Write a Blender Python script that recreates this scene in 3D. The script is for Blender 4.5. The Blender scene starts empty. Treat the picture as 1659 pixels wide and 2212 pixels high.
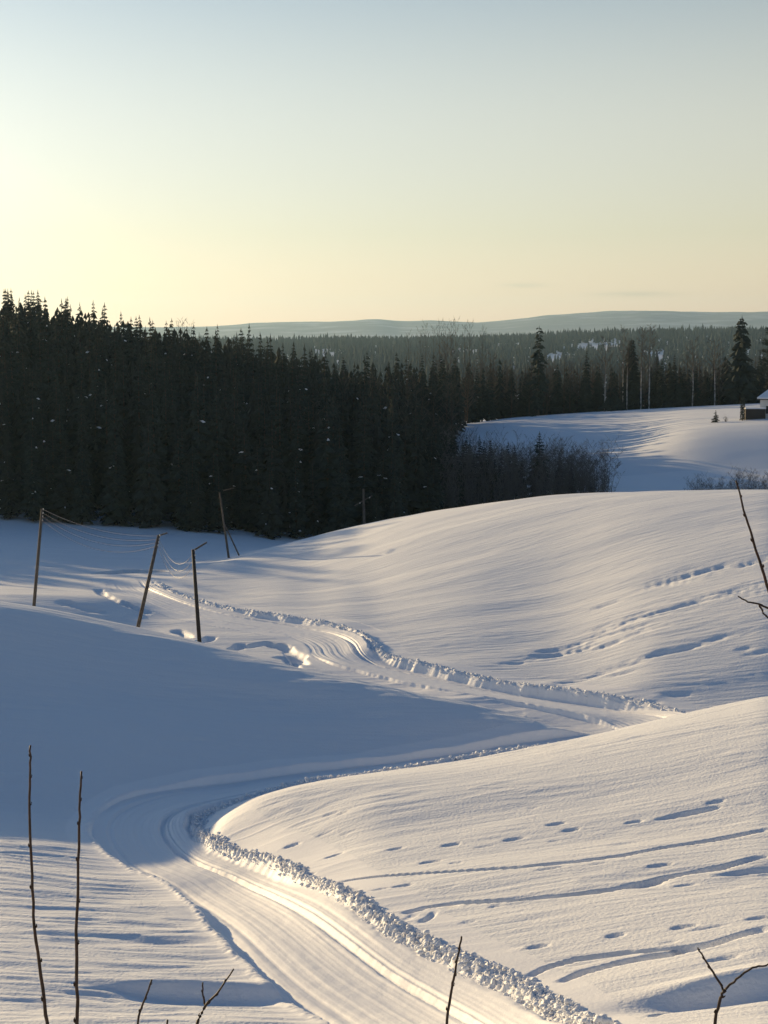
import bpy, math, random
import numpy as np
from mathutils import Vector

# ------------------------------------------------------------------ camera
SC = bpy.context.scene
COL = SC.collection
FPX = 3443.0                     # focal length in pixels of a 1659 x 2212 frame
PITCH = math.radians(6.07)
cam_data = bpy.data.cameras.new('camera')
cam_data.sensor_fit = 'VERTICAL'
cam_data.angle = 2 * math.atan(1106.0 / FPX)
cam_data.clip_start = 0.2
cam_data.clip_end = 40000
cam = bpy.data.objects.new('camera', cam_data)
COL.objects.link(cam)
cam.location = (0, 0, 0)
cam.rotation_euler = (math.radians(90) - PITCH, 0, 0)
SC.camera = cam

# ------------------------------------------------------------------ sky, sun, exposure
SUN_AZ = math.radians(-42)       # left of the view direction
SUN_EL = math.radians(9.2)
world = bpy.data.worlds.new('World')
SC.world = world
world.use_nodes = True
wn, wl = world.node_tree.nodes, world.node_tree.links
wn.clear()
w_out = wn.new('ShaderNodeOutputWorld')
w_bg = wn.new('ShaderNodeBackground')
w_sky = wn.new('ShaderNodeTexSky')
w_sky.sky_type = 'NISHITA'
w_sky.sun_disc = False
w_sky.sun_elevation = SUN_EL
w_sky.sun_rotation = SUN_AZ
w_sky.altitude = 200
w_sky.air_density = 1.0
w_sky.dust_density = 1.2
w_sky.ozone_density = 4.0
w_bg.inputs['Strength'].default_value = 0.09
# thin pale haze low in the sky, all round the horizon, brighter towards the sun
SUNV = Vector((math.sin(SUN_AZ) * math.cos(SUN_EL), math.cos(SUN_AZ) * math.cos(SUN_EL), math.sin(SUN_EL)))
def wmath(op, a, b=None):
    n = wn.new('ShaderNodeMath'); n.operation = op
    for i, v in enumerate((a, b)):
        if v is None: continue
        if isinstance(v, (int, float)): n.inputs[i].default_value = v
        else: wl.new(v, n.inputs[i])
    return n.outputs[0]
w_tc = wn.new('ShaderNodeTexCoord')
w_sep = wn.new('ShaderNodeSeparateXYZ'); wl.new(w_tc.outputs['Generated'], w_sep.inputs[0])
w_dot = wn.new('ShaderNodeVectorMath'); w_dot.operation = 'DOT_PRODUCT'
wl.new(w_tc.outputs['Generated'], w_dot.inputs[0]); w_dot.inputs[1].default_value = SUNV
_half = wmath('MULTIPLY', wmath('ADD', w_dot.outputs['Value'], 1.0), 0.5)
_phase = wmath('ADD', wmath('MULTIPLY', wmath('POWER', _half, 2.0), 0.0), 0.265)
_lift = wmath('DIVIDE', wmath('MAXIMUM', wmath('SUBTRACT', w_sep.outputs['Z'], 0.12), 0.0), 0.13)
_veil = wmath('MULTIPLY', _phase, wmath('EXPONENT', wmath('MULTIPLY', wmath('MULTIPLY', _lift, _lift), -1.0)))
# two faint streaks of cloud just above the hills on the right
_az = wmath('ARCTAN2', w_sep.outputs['X'], w_sep.outputs['Y'])
w_cn = wn.new('ShaderNodeTexNoise'); w_cn.inputs['Scale'].default_value = 40; w_cn.inputs['Detail'].default_value = 5
w_cm = wn.new('ShaderNodeMapping'); w_cm.inputs['Scale'].default_value = (1, 1, 9)
wl.new(w_tc.outputs['Generated'], w_cm.inputs[0]); wl.new(w_cm.outputs[0], w_cn.inputs['Vector'])
def streak(az, el, wa, we, amt):
    a = wmath('DIVIDE', wmath('SUBTRACT', _az, math.radians(az)), math.radians(wa))
    e = wmath('DIVIDE', wmath('SUBTRACT', w_sep.outputs['Z'], math.sin(math.radians(el))), math.radians(we))
    g = wmath('EXPONENT', wmath('MULTIPLY', wmath('ADD', wmath('MULTIPLY', a, a), wmath('MULTIPLY', e, e)), -1.0))
    return wmath('MULTIPLY', wmath('MULTIPLY', g, w_cn.outputs['Fac']), amt)
_cl = wmath('ADD', streak(8.9, 1.68, 1.3, 0.10, 0.55), streak(5.0, 2.02, 0.8, 0.09, 0.42))
_veil = wmath('MULTIPLY', _veil, wmath('SUBTRACT', 1.0, _cl))
w_col = wn.new('ShaderNodeVectorMath'); w_col.operation = 'SCALE'
w_ramp = wn.new('ShaderNodeValToRGB')
_e = w_ramp.color_ramp.elements
_e[0].position = 0.0; _e[0].color = (1.16, 0.665, 0.47, 1)
_e[1].position = 1.0; _e[1].color = (0.71, 0.565, 0.20, 1)
_m = _e.new(0.3); _m.color = (0.80, 0.515, 0.19, 1)
wl.new(wmath('MULTIPLY', w_sep.outputs['Z'], 4.5), w_ramp.inputs[0])
w_c10 = wn.new('ShaderNodeVectorMath'); w_c10.operation = 'SCALE'; w_c10.inputs['Scale'].default_value = 18.6
wl.new(w_ramp.outputs[0], w_c10.inputs[0]); wl.new(w_c10.outputs[0], w_col.inputs[0])
wl.new(_veil, w_col.inputs['Scale'])
w_add = wn.new('ShaderNodeVectorMath'); w_add.operation = 'ADD'
wl.new(w_sky.outputs[0], w_add.inputs[0]); wl.new(w_col.outputs[0], w_add.inputs[1])
wl.new(w_add.outputs[0], w_bg.inputs['Color'])
wl.new(w_bg.outputs[0], w_out.inputs['Surface'])

sun_data = bpy.data.lights.new('sun', 'SUN')
sun_data.energy = 5.0
sun_data.angle = math.radians(0.6)
sun_data.color = (1.0, 0.74, 0.40)
sun = bpy.data.objects.new('sun', sun_data)
COL.objects.link(sun)
sun.rotation_euler = SUNV.to_track_quat('Z', 'Y').to_euler()
sun.location = (-60, 30, 40)

SC.view_settings.view_transform = 'Standard'
SC.view_settings.look = 'None'
SC.view_settings.exposure = 0.42
SC.view_settings.gamma = 1.0
SC.view_settings.use_curve_mapping = False
SC.render.engine = 'CYCLES'
SC.cycles.use_denoising = True
SC.cycles.max_bounces = 6
SC.cycles.volume_bounces = 0

rng = np.random.default_rng(7)
random.seed(7)

# ------------------------------------------------------------------ small helpers
CP, SP = math.cos(PITCH), math.sin(PITCH)
def ray(U, V):
    """azimuth, drop slope of the sight line through a point of the 1659 x 2212 frame"""
    U = np.asarray(U, float); V = np.asarray(V, float)
    a = (U - 829.5); b = (1106.0 - V)
    dx = a; dy = FPX * CP + b * SP; dz = -FPX * SP + b * CP
    return np.arctan2(dx, dy), -dz / np.hypot(dx, dy)

def at(U, V, D):
    th, s = ray(U, V)
    return (float(D * math.sin(th)), float(D * math.cos(th)), float(-s * D))

def pchip(xk, yk, x):
    xk = np.asarray(xk, float); yk = np.asarray(yk, float)
    h = np.diff(xk); d = np.diff(yk) / h
    m = np.zeros_like(yk)
    same = d[:-1] * d[1:] > 0
    w1 = 2 * h[1:] + h[:-1]; w2 = h[1:] + 2 * h[:-1]
    with np.errstate(divide='ignore', invalid='ignore'):
        mm = (w1 + w2) / (w1 / d[:-1] + w2 / d[1:])
    m[1:-1] = np.where(same, mm, 0)
    m[0], m[-1] = d[0], d[-1]
    if len(d) > 1:
        if m[0] * d[0] <= 0: m[0] = 0
    i = np.clip(np.searchsorted(xk, x) - 1, 0, len(h) - 1)
    t = np.clip((x - xk[i]) / h[i], 0, 1)
    t2, t3 = t * t, t * t * t
    return ((2*t3 - 3*t2 + 1) * yk[i] + (t3 - 2*t2 + t) * h[i] * m[i]
            + (-2*t3 + 3*t2) * yk[i+1] + (t3 - t2) * h[i] * m[i+1])

def hash2(ix, iy, seed):
    n = (ix.astype(np.int64) * 374761393 + iy.astype(np.int64) * 668265263 + seed * 974634777) & 0xFFFFFFFF
    n = ((n ^ (n >> 13)) * 1274126177) & 0xFFFFFFFF
    n = (n ^ (n >> 16)) & 0xFFFFFFFF
    return n / 2147483647.5 - 1.0

def noise(x, y, seed=0):
    """smooth gradient noise, about -1..1"""
    x0 = np.floor(x); y0 = np.floor(y)
    fx = x - x0; fy = y - y0
    x0 = x0.astype(np.int64); y0 = y0.astype(np.int64)
    u = fx*fx*fx*(fx*(fx*6-15)+10); v = fy*fy*fy*(fy*(fy*6-15)+10)
    def g(i, j):
        a = hash2(x0 + i, y0 + j, seed) * math.pi
        return np.cos(a) * (fx - i) + np.sin(a) * (fy - j)
    n0 = g(0, 0) * (1 - u) + g(1, 0) * u
    n1 = g(0, 1) * (1 - u) + g(1, 1) * u
    return (n0 * (1 - v) + n1 * v) * 1.5

def sstep(a, b, x):
    t = np.clip((x - a) / (b - a), 0, 1)
    return t * t * (3 - 2 * t)

def mesh_arrays(name, verts, faces_flat, loop_totals, smooth=True):
    me = bpy.data.meshes.new(name)
    verts = np.ascontiguousarray(verts, np.float32)
    faces_flat = np.ascontiguousarray(faces_flat, np.int32)
    loop_totals = np.ascontiguousarray(loop_totals, np.int32)
    me.vertices.add(len(verts)); me.vertices.foreach_set('co', verts.ravel())
    me.loops.add(len(faces_flat)); me.loops.foreach_set('vertex_index', faces_flat)
    me.polygons.add(len(loop_totals))
    starts = np.zeros(len(loop_totals), np.int32); starts[1:] = np.cumsum(loop_totals)[:-1]
    me.polygons.foreach_set('loop_start', starts)
    me.polygons.foreach_set('loop_total', loop_totals)
    me.polygons.foreach_set('use_smooth', np.full(len(loop_totals), smooth, bool))
    me.update(calc_edges=True)
    me.validate()
    return me

def grid_mesh(name, P, keep=None, smooth=True):
    R, C = P.shape[:2]
    idx = np.arange(R * C).reshape(R, C)
    q = np.stack([idx[:-1, :-1], idx[:-1, 1:], idx[1:, 1:], idx[1:, :-1]], -1)
    if keep is not None:
        q = q[keep]
    q = q.reshape(-1, 4)
    return mesh_arrays(name, P.reshape(-1, 3), q.ravel(), np.full(len(q), 4), smooth)

def link(name, me, mat=None, parent=None, kind=None, **props):
    o = bpy.data.objects.new(name, me)
    COL.objects.link(o)
    if mat is not None and me is not None and not me.materials:
        for mm in (mat if isinstance(mat, (list, tuple)) else [mat]):
            me.materials.append(mm)
    if parent is not None: o.parent = parent
    if kind: o['kind'] = kind
    for k, v in props.items(): o[k] = v
    return o

def thing(name, loc, label, category, group=None, rz=0.0):
    o = bpy.data.objects.new(name, None)
    o.empty_display_size = 0.3
    COL.objects.link(o)
    o.location = loc; o.rotation_euler = (0, 0, rz)
    o['label'] = label; o['category'] = category
    if group: o['group'] = group
    return o

def copy_tree(src, loc, rz, scale, label=None, group=None):
    o = src.copy(); COL.objects.link(o)
    o.location = loc; o.rotation_euler = (0, 0, rz)
    o.scale = scale
    if label: o['label'] = label
    if group: o['group'] = group
    for ch in src.children:
        c = ch.copy(); COL.objects.link(c); c.parent = o
        for g in ch.children:
            d = g.copy(); COL.objects.link(d); d.parent = c
    return o

class MB:
    """collects polygons, then makes one mesh"""
    def __init__(s): s.v = []; s.f = []
    def add(s, vs, fs):
        b = len(s.v); s.v.extend(vs)
        s.f.extend([tuple(i + b for i in f) for f in fs])
    def tube(s, pts, rad, n=6, cap=True):
        pts = [Vector(p) for p in pts]
        vs, fs = [], []
        for i, p in enumerate(pts):
            a = pts[max(i-1, 0)]; b = pts[min(i+1, len(pts)-1)]
            t = (b - a).normalized() if (b - a).length > 1e-9 else Vector((0, 0, 1))
            ref = Vector((0, 0, 1)) if abs(t.z) < 0.9 else Vector((1, 0, 0))
            x = t.cross(ref).normalized(); y = t.cross(x)
            r = rad[i] if hasattr(rad, '__len__') else rad
            for k in range(n):
                an = 2 * math.pi * k / n
                vs.append(tuple(p + x * (r * math.cos(an)) + y * (r * math.sin(an))))
        for i in range(len(pts) - 1):
            for k in range(n):
                a = i*n + k; b = i*n + (k+1) % n
                fs.append((a, b, b + n, a + n))
        if cap:
            fs.append(tuple(range(n-1, -1, -1)))
            m = (len(pts)-1) * n
            fs.append(tuple(range(m, m + n)))
        s.add(vs, fs)
    def box(s, c, h, rz=0.0):
        cs, sn = math.cos(rz), math.sin(rz)
        vs = []
        for dz in (-1, 1):
            for dx, dy in ((-1, -1), (1, -1), (1, 1), (-1, 1)):
                x, y = dx * h[0], dy * h[1]
                vs.append((c[0] + x*cs - y*sn, c[1] + x*sn + y*cs, c[2] + dz * h[2]))
        s.add(vs, [(3, 2, 1, 0), (4, 5, 6, 7), (0, 1, 5, 4), (1, 2, 6, 5), (2, 3, 7, 6), (3, 0, 4, 7)])
    def mesh(s, name, smooth=False):
        tot = [len(f) for f in s.f]
        flat = [i for f in s.f for i in f]
        return mesh_arrays(name, np.array(s.v, float).reshape(-1, 3), flat, tot, smooth)

# ------------------------------------------------------------------ materials
def mat_new(name, color, rough=0.8, spec=0.3):
    m = bpy.data.materials.new(name); m.use_nodes = True
    b = m.node_tree.nodes['Principled BSDF']
    b.inputs['Base Color'].default_value = (*color, 1)
    b.inputs['Roughness'].default_value = rough
    b.inputs['Specular IOR Level'].default_value = spec
    return m, m.node_tree.nodes, m.node_tree.links, b

def add_noise_color(m, c1, c2, scale, detail=4, coord='Object', lo=0.35, hi=0.65, stretch=None):
    n, l = m.node_tree.nodes, m.node_tree.links
    b = n['Principled BSDF']
    tc = n.new('ShaderNodeTexCoord'); src = tc.outputs[coord]
    if stretch:
        mp = n.new('ShaderNodeMapping'); mp.inputs['Scale'].default_value = stretch
        l.new(src, mp.inputs['Vector']); src = mp.outputs[0]
    t = n.new('ShaderNodeTexNoise'); t.inputs['Scale'].default_value = scale; t.inputs['Detail'].default_value = detail
    l.new(src, t.inputs['Vector'])
    r = n.new('ShaderNodeValToRGB')
    r.color_ramp.elements[0].position = lo; r.color_ramp.elements[0].color = (*c1, 1)
    r.color_ramp.elements[1].position = hi; r.color_ramp.elements[1].color = (*c2, 1)
    l.new(t.outputs['Fac'], r.inputs['Fac']); l.new(r.outputs['Color'], b.inputs['Base Color'])
    return t

def snow_material(name, grain, streak):
    m, n, l, b = mat_new(name, (0.86, 0.87, 0.89), 0.62, 0.25)
    tc = n.new('ShaderNodeTexCoord')
    bump = n.new('ShaderNodeBump'); bump.inputs['Strength'].default_value = 1.0; bump.inputs['Distance'].default_value = 1.0
    t1 = n.new('ShaderNodeTexNoise'); t1.inputs['Scale'].default_value = 9.0; t1.inputs['Detail'].default_value = 5
    mp = n.new('ShaderNodeMapping'); mp.inputs['Scale'].default_value = (0.55, 3.2, 1.0)
    mp.inputs['Rotation'].default_value = (0, 0, 0.06)
    t2 = n.new('ShaderNodeTexNoise'); t2.inputs['Scale'].default_value = 0.8; t2.inputs['Detail'].default_value = 4
    l.new(tc.outputs['Object'], t1.inputs['Vector']); l.new(tc.outputs['Object'], mp.inputs['Vector'])
    l.new(mp.outputs[0], t2.inputs['Vector'])
    a = n.new('ShaderNodeMath'); a.operation = 'MULTIPLY'; a.inputs[1].default_value = grain
    c = n.new('ShaderNodeMath'); c.operation = 'MULTIPLY'; c.inputs[1].default_value = streak
    d = n.new('ShaderNodeMath'); d.operation = 'ADD'
    l.new(t1.outputs['Fac'], a.inputs[0]); l.new(t2.outputs['Fac'], c.inputs[0])
    l.new(a.outputs[0], d.inputs[0]); l.new(c.outputs[0], d.inputs[1])
    l.new(d.outputs[0], bump.inputs['Height']); l.new(bump.outputs[0], b.inputs['Normal'])
    return m

M = {}
M['snow'] = snow_material('wind_packed_snow', 0.024, 0.065)
M['trail'] = snow_material('groomed_snow', 0.012, 0.0)
M['trail'].node_tree.nodes['Principled BSDF'].inputs['Base Color'].default_value = (0.92, 0.92, 0.93, 1)
M['clod'] = snow_material('loose_snow', 0.01, 0.0)
M['tree_snow'] = mat_new('branch_snow', (0.8, 0.82, 0.86), 0.7)[0]
M['needles'] = mat_new('spruce_needles', (0.035, 0.045, 0.035), 0.9, 0.1)[0]
add_noise_color(M['needles'], (0.024, 0.033, 0.029), (0.04, 0.053, 0.044), 0.7)
def vary(m, c, amount):
    n, l = m.node_tree.nodes, m.node_tree.links; b = n['Principled BSDF']
    old = b.inputs['Base Color'].links[0].from_socket
    oi = n.new('ShaderNodeObjectInfo'); p = n.new('ShaderNodeMath'); p.operation = 'POWER'; p.inputs[1].default_value = 2.0
    q = n.new('ShaderNodeMath'); q.operation = 'MULTIPLY'; q.inputs[1].default_value = amount
    l.new(oi.outputs['Random'], p.inputs[0]); l.new(p.outputs[0], q.inputs[0])
    mx = n.new('ShaderNodeMix'); mx.data_type = 'RGBA'; mx.inputs[7].default_value = (*c, 1)
    l.new(q.outputs[0], mx.inputs[0]); l.new(old, mx.inputs[6]); l.new(mx.outputs[2], b.inputs['Base Color'])
vary(M['needles'], (0.055, 0.052, 0.04), 0.45)
M['far_needles'] = mat_new('haze_toned_needles', (0.07, 0.085, 0.085), 0.95, 0.05)[0]  # needle colour lightened so the far woods look hazier
M['bark'] = mat_new('spruce_bark', (0.07, 0.052, 0.04), 0.9, 0.1)[0]
M['birch'] = mat_new('birch_bark', (0.42, 0.40, 0.37), 0.8, 0.2)[0]
add_noise_color(M['birch'], (0.12, 0.10, 0.09), (0.55, 0.52, 0.48), 2.5, stretch=(1, 1, 0.5))
def birch_upper(m):
    n, l = m.node_tree.nodes, m.node_tree.links; b = n['Principled BSDF']
    old = b.inputs['Base Color'].links[0].from_socket
    tc = n.new('ShaderNodeTexCoord'); sp = n.new('ShaderNodeSeparateXYZ'); l.new(tc.outputs['Object'], sp.inputs[0])
    f = n.new('ShaderNodeMapRange'); f.inputs[1].default_value = 8.0; f.inputs[2].default_value = 11.5
    l.new(sp.outputs['Z'], f.inputs[0])
    mx = n.new('ShaderNodeMix'); mx.data_type = 'RGBA'; mx.inputs[7].default_value = (0.10, 0.075, 0.06, 1)
    l.new(f.outputs[0], mx.inputs[0]); l.new(old, mx.inputs[6]); l.new(mx.outputs[2], b.inputs['Base Color'])
birch_upper(M['birch'])                    # young upper bark is brown
M['twig'] = mat_new('bare_twigs', (0.10, 0.08, 0.066), 0.9, 0.1)[0]
M['shrub'] = mat_new('shrub_stems', (0.15, 0.135, 0.125), 0.9, 0.1)[0]
M['near_twig'] = mat_new('willow_bark', (0.05, 0.03, 0.022), 0.6, 0.3)[0]
add_noise_color(M['near_twig'], (0.018, 0.012, 0.010), (0.05, 0.027, 0.018), 60)
M['pole'] = mat_new('weathered_pole', (0.16, 0.13, 0.105), 0.85, 0.2)[0]
add_noise_color(M['pole'], (0.06, 0.05, 0.045), (0.15, 0.125, 0.105), 3.0, stretch=(6, 6, 0.6))
M['dark_pole'] = mat_new('tarred_pole', (0.035, 0.028, 0.024), 0.7, 0.3)[0]
M['wire'] = mat_new('wire_metal', (0.42, 0.36, 0.32), 0.45, 0.5)[0]
M['ceramic'] = mat_new('insulator_ceramic', (0.55, 0.53, 0.5), 0.3, 0.5)[0]
M['paint'] = mat_new('white_painted_boards', (0.72, 0.72, 0.70), 0.7, 0.2)[0]
M['dark_wood'] = mat_new('dark_stained_boards', (0.06, 0.05, 0.045), 0.8, 0.2)[0]
M['glass'] = mat_new('window_glass', (0.04, 0.05, 0.06), 0.08, 0.5)[0]

# ------------------------------------------------------------------ the lie of the land
# Each row is one line across the land (foot, crest, valley floor ...), near to far.
# Points are (U, V, D): sight line through the frame and distance in metres; ('a', degrees, z, D) beyond the frame.
LINES = [
 [('a', -100, -1.7, 1.5), ('a', 60, -1.7, 1.5)],
 [('a', -100, -3.0, 5.0), ('a', 60, -3.0, 5.0)],
 [('a', -100, -7.0, 14.0), ('a', 60, -7.0, 14.0)],
 [('a', -100, -11.9, 26.0), ('a', 60, -11.9, 26.0)],
 [(0, 2232, 36.5), (830, 2232, 35.5), (1660, 2232, 33.5)],
 [(0, 2000, 48), (440, 2000, 48), (830, 2000, 46), (1660, 2000, 42)],
 [(0, 1842, 60.5), (300, 1842, 62), (440, 1842, 62), (640, 1842, 58.5), (830, 1842, 55), (1660, 1842, 50)],
 # crest of the near right hill
 [(0, 1815, 62.8), (300, 1810, 64.5), (430, 1832, 63.5), (480, 1775, 64.5), (560, 1720, 65.5), (700, 1680, 66.5), (830, 1661, 67.3),
  (1000, 1639, 68.2), (1280, 1585, 70), (1430, 1550, 71), (1660, 1500, 72.5)],
 # floor behind it
 [(0, 1785, 66), (200, 1782, 66.8), (440, 1742, 70), (640, 1692, 73), (830, 1672, 74.5), (1100, 1635, 77.5), (1290, 1612, 79.5), (1430, 1590, 81), (1660, 1575, 82)],
 # foot of the shaded left hill
 [(0, 1750, 69.5), (200, 1745, 69.5), (330, 1702, 72.5), (640, 1667, 75.5), (830, 1650, 77), (1100, 1608, 80.2), (1290, 1597, 81.0), (1430, 1584, 82.3), (1660, 1570, 83)],
 [(0, 1500, 84), (330, 1520, 83.5), (640, 1555, 82), (830, 1572, 81.3), (1100, 1570, 81.9), (1290, 1589, 81.8), (1430, 1578, 83.2), (1660, 1566, 83.6)],
 # crest of the left hill
 [('a', -100, -9, 102), ('a', -40, -11.2, 102), ('a', -22, -13.6, 99), (0, 1302, 97), (200, 1336, 96.5), (420, 1386, 93.5), (640, 1441, 89.4), (830, 1478, 86.6),
  (1100, 1529, 83.7), (1290, 1581, 82.6), (1430, 1572, 84.5), (1660, 1560, 84.6)],
 [('a', -100, -14, 110), ('a', -22, -16.5, 107), (0, 1318, 104), (200, 1352, 103), (420, 1404, 100.5), (640, 1463, 96), (830, 1502, 92.5), (1100, 1552, 88), (1290, 1590, 85), (1430, 1570, 85.2), (1660, 1558, 85.4)],
 [('a', -100, -18.5, 120), ('a', -22, -18.5, 117), (0, 1395, 110.5), (200, 1392, 110.5), (350, 1382, 110.5), (420, 1392, 108), (520, 1407, 106.5), (640, 1417, 105), (740, 1427, 103), (830, 1448, 100),
  (1000, 1491, 94), (1200, 1522, 90.3), (1430, 1562, 86.3), (1660, 1556, 86.5)],
 [(0, 1289, 124), (200, 1287, 126), (350, 1291, 129), (520, 1336, 119), (640, 1352, 115.5), (740, 1386, 109), (830, 1421, 104),
  (1000, 1471, 97), (1200, 1498, 94), (1430, 1544, 88.5), (1660, 1546, 88.5)],
 [(0, 1255, 147), (200, 1268, 138.5), (350, 1272, 136), (520, 1262, 138), (640, 1252, 138), (740, 1262, 132), (830, 1292, 124),
  (1000, 1302, 118), (1200, 1312, 114), (1430, 1312, 108), (1660, 1310, 105)],
 # crest of the big right hill
 [(0, 1210, 165), (200, 1236, 152), (350, 1256, 142), (420, 1233, 148), (520, 1202, 156), (640, 1168, 167), (740, 1143, 166), (830, 1123, 162), (1000, 1093, 156), (1200, 1070, 150),
  (1430, 1059, 145), (1660, 1057, 140)],
 [(0, 1170, 186), (200, 1187, 178), (350, 1202, 170), (520, 1190, 183), (640, 1183, 189), (740, 1178, 190), (830, 1172, 191), (1000, 1150, 190), (1200, 1140, 190), (1660, 1135, 190)],
 [(0, 1132, 214), (200, 1142, 211), (350, 1150, 208.5), (520, 1163, 207), (640, 1174, 206.5), (740, 1178, 207), (830, 1180, 209), (1000, 1160, 214), (1300, 1120, 220), (1660, 1115, 220)],
 [('a', -100, -20, 258), ('a', -30, -17.3, 258), ('a', -20, -15, 258), ('a', -13.5, -15, 258), ('a', -7, -19, 258), ('a', -3, -22.5, 258), ('a', 2.8, -24, 258), (1300, 1056, 258), (1660, 1051, 258)],
 [('a', -100, -16, 300), ('a', -30, -12.5, 300), ('a', -20, -9, 300), ('a', -13.5, -8, 300), ('a', -7, -14, 300), ('a', -3, -19, 300), ('a', 2.8, -21.5, 300), (1200, 985, 300), (1340, 968, 300), (1500, 925, 300), (1660, 911, 302)],
 [('a', -100, -14, 400), ('a', -28, -10, 400), ('a', -13.5, -6, 400), ('a', -3, -19, 400), (1000, 915, 390), (1100, 903, 395), (1300, 889, 400), (1660, 870, 405)],
 [('a', -100, -14, 460), ('a', -13, -12, 460), ('a', 3, -23, 460), ('a', 60, -23, 460)],
 [('a', -100, -36, 1050), ('a', 60, -36, 1050)],
 [('a', -100, -22, 2000), ('a', 60, -20, 2000)],
 [('a', -100, -2, 3000), (500, 746, 3000), (830, 744, 3000), (1100, 738, 3000), (1300, 729, 3000), (1660, 724, 3000), ('a', 60, 8, 3000)],
 [('a', -100, -40, 4600), ('a', 60, -40, 4600)],
 [('a', -100, 60, 10000), (300, 707, 10000), (450, 706, 10000), (560, 698, 10000), (700, 695, 10000), (830, 690, 10000), (862, 696, 10000), (920, 693, 10000), (1040, 696, 10000),
  (1180, 682, 10000), (1300, 674, 10000), (1400, 671, 10000), (1520, 675, 10000), (1660, 673, 10000), ('a', 20, 180, 10000), ('a', 60, 120, 10000)],
 [('a', -100, 0, 13200), ('a', 60, 0, 13200)],
]
TH = np.radians(np.arange(-102, 62.01, 0.2))
LR = np.arange(math.log(1.4), math.log(13500), 0.010)
def line_curves(pts):
    th, s, lr = [], [], []
    for p in pts:
        if p[0] == 'a':
            th.append(math.radians(p[1])); s.append(-p[2] / p[3]); lr.append(math.log(p[3]))
        else:
            t, sl = ray(p[0], p[1]); th.append(float(t)); s.append(float(sl)); lr.append(math.log(p[2]))
    if len(th) == 1: th.append(th[0] + 1); s.append(s[0]); lr.append(lr[0])
    x = np.clip(TH, th[0], th[-1])
    return pchip(th, s, x), pchip(th, lr, x)
_cs = [line_curves(p) for p in LINES]
KS = np.array([c[0] for c in _cs]); KR = np.array([c[1] for c in _cs])
for k in range(1, len(KR)):
    KR[k] = np.maximum(KR[k], KR[k-1] + 0.006)
SG = np.empty((len(TH), len(LR)))
for i in range(len(TH)):
    SG[i] = pchip(KR[:, i], KS[:, i], LR)
def gauss(a, sig, axis):
    r = int(3 * sig + 1); k = np.exp(-0.5 * (np.arange(-r, r+1) / sig) ** 2); k /= k.sum()
    pad = [(0, 0), (0, 0)]; pad[axis] = (r, r)
    b = np.pad(a, pad, mode='edge'); out = np.zeros_like(a)
    for j, w in enumerate(k):
        sl = [slice(None), slice(None)]; sl[axis] = slice(j, j + a.shape[axis])
        out += w * b[tuple(sl)]
    return out
SG = gauss(gauss(SG, 1.5, 0), 1.0, 1)

def bspl(t):
    return ((1-t)**3/6, (3*t**3 - 6*t*t + 4)/6, (-3*t**3 + 3*t*t + 3*t + 1)/6, t**3/6)
def base_height(x, y):
    x = np.asarray(x, float); y = np.asarray(y, float)
    r = np.maximum(np.hypot(x, y), 1.45)
    th = np.arctan2(x, y)
    fi = np.clip((th - TH[0]) / (TH[1] - TH[0]), 1, len(TH) - 3.001)
    fj = np.clip((np.log(r) - LR[0]) / (LR[1] - LR[0]), 1, len(LR) - 3.001)
    i = fi.astype(int); j = fj.astype(int)
    wi = bspl(fi - i); wj = bspl(fj - j)
    s = np.zeros_like(fi)
    for a in range(4):
        for b in range(4):
            s += wi[a] * wj[b] * SG[i - 1 + a, j - 1 + b]
    return -s * r

def project(U, V, rmin=30, rmax=200):
    """world point on the land seen at (U, V): first crossing of the sight line"""
    th, s = ray(U, V)
    r = np.exp(np.linspace(math.log(rmin), math.log(rmax), 1500))
    z = base_height(r * math.sin(th), r * math.cos(th))
    d = z + s * r                       # land above the sight line once >= 0
    k = np.argmax(d >= 0) if np.any(d >= 0) else int(np.argmax(d))
    return r[k] * math.sin(th), r[k] * math.cos(th)

# ------------------------------------------------------------------ the trail's course
def floor_pt(U, D):
    th, _ = ray(U, 1500)
    return (D * math.sin(th), D * math.cos(th))
course = []
for U, V in [(1010, 2240), (950, 2212), (838, 2150), (740, 2093), (655, 2025), (585, 1968), (475, 1903), (395, 1868), (325, 1835)]:
    course.append(project(U, V, 30, 75))
course += [floor_pt(288, 66.8), floor_pt(318, 69.6), floor_pt(430, 71.6), floor_pt(640, 73.9), floor_pt(830, 75.6), floor_pt(1100, 78.6), floor_pt(1270, 80.6),
           floor_pt(1385, 82.8), floor_pt(1432, 85.2), floor_pt(1400, 87.6)]
for U, D in [(1300, 89.6), (1200, 91.6), (1000, 95.4), (870, 99.4), (780, 102.4), (738, 105.2), (733, 108.4), (700, 111.6), (640, 114.6), (560, 117.6), (500, 119.6), (420, 123.6), (350, 128.6), (300, 134.6), (282, 142), (272, 150)]:
    course.append(floor_pt(U, D))
course = np.array(course)
def smooth_course(P, step):
    for it in range(3):                                  # corner cutting
        Q = [P[0]]
        for a, b in zip(P[:-1], P[1:]):
            Q += [0.75*a + 0.25*b, 0.25*a + 0.75*b]
        Q.append(P[-1]); P = np.array(Q)
    L = np.concatenate([[0], np.cumsum(np.hypot(*np.diff(P, axis=0).T))])
    t = np.arange(0, L[-1], step)
    Q = np.stack([np.interp(t, L, P[:, 0]), np.interp(t, L, P[:, 1])], 1)
    k = int(1.5 / step)
    ker = np.hanning(2*k+3)[1:-1]; ker /= ker.sum()
    r = len(ker)//2
    out = np.stack([np.convolve(np.pad(Q[:, c], r, mode='reflect', reflect_type='odd'), ker, 'valid') for c in (0, 1)], 1)
    return out
TRK = smooth_course(course, 0.06)
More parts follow.
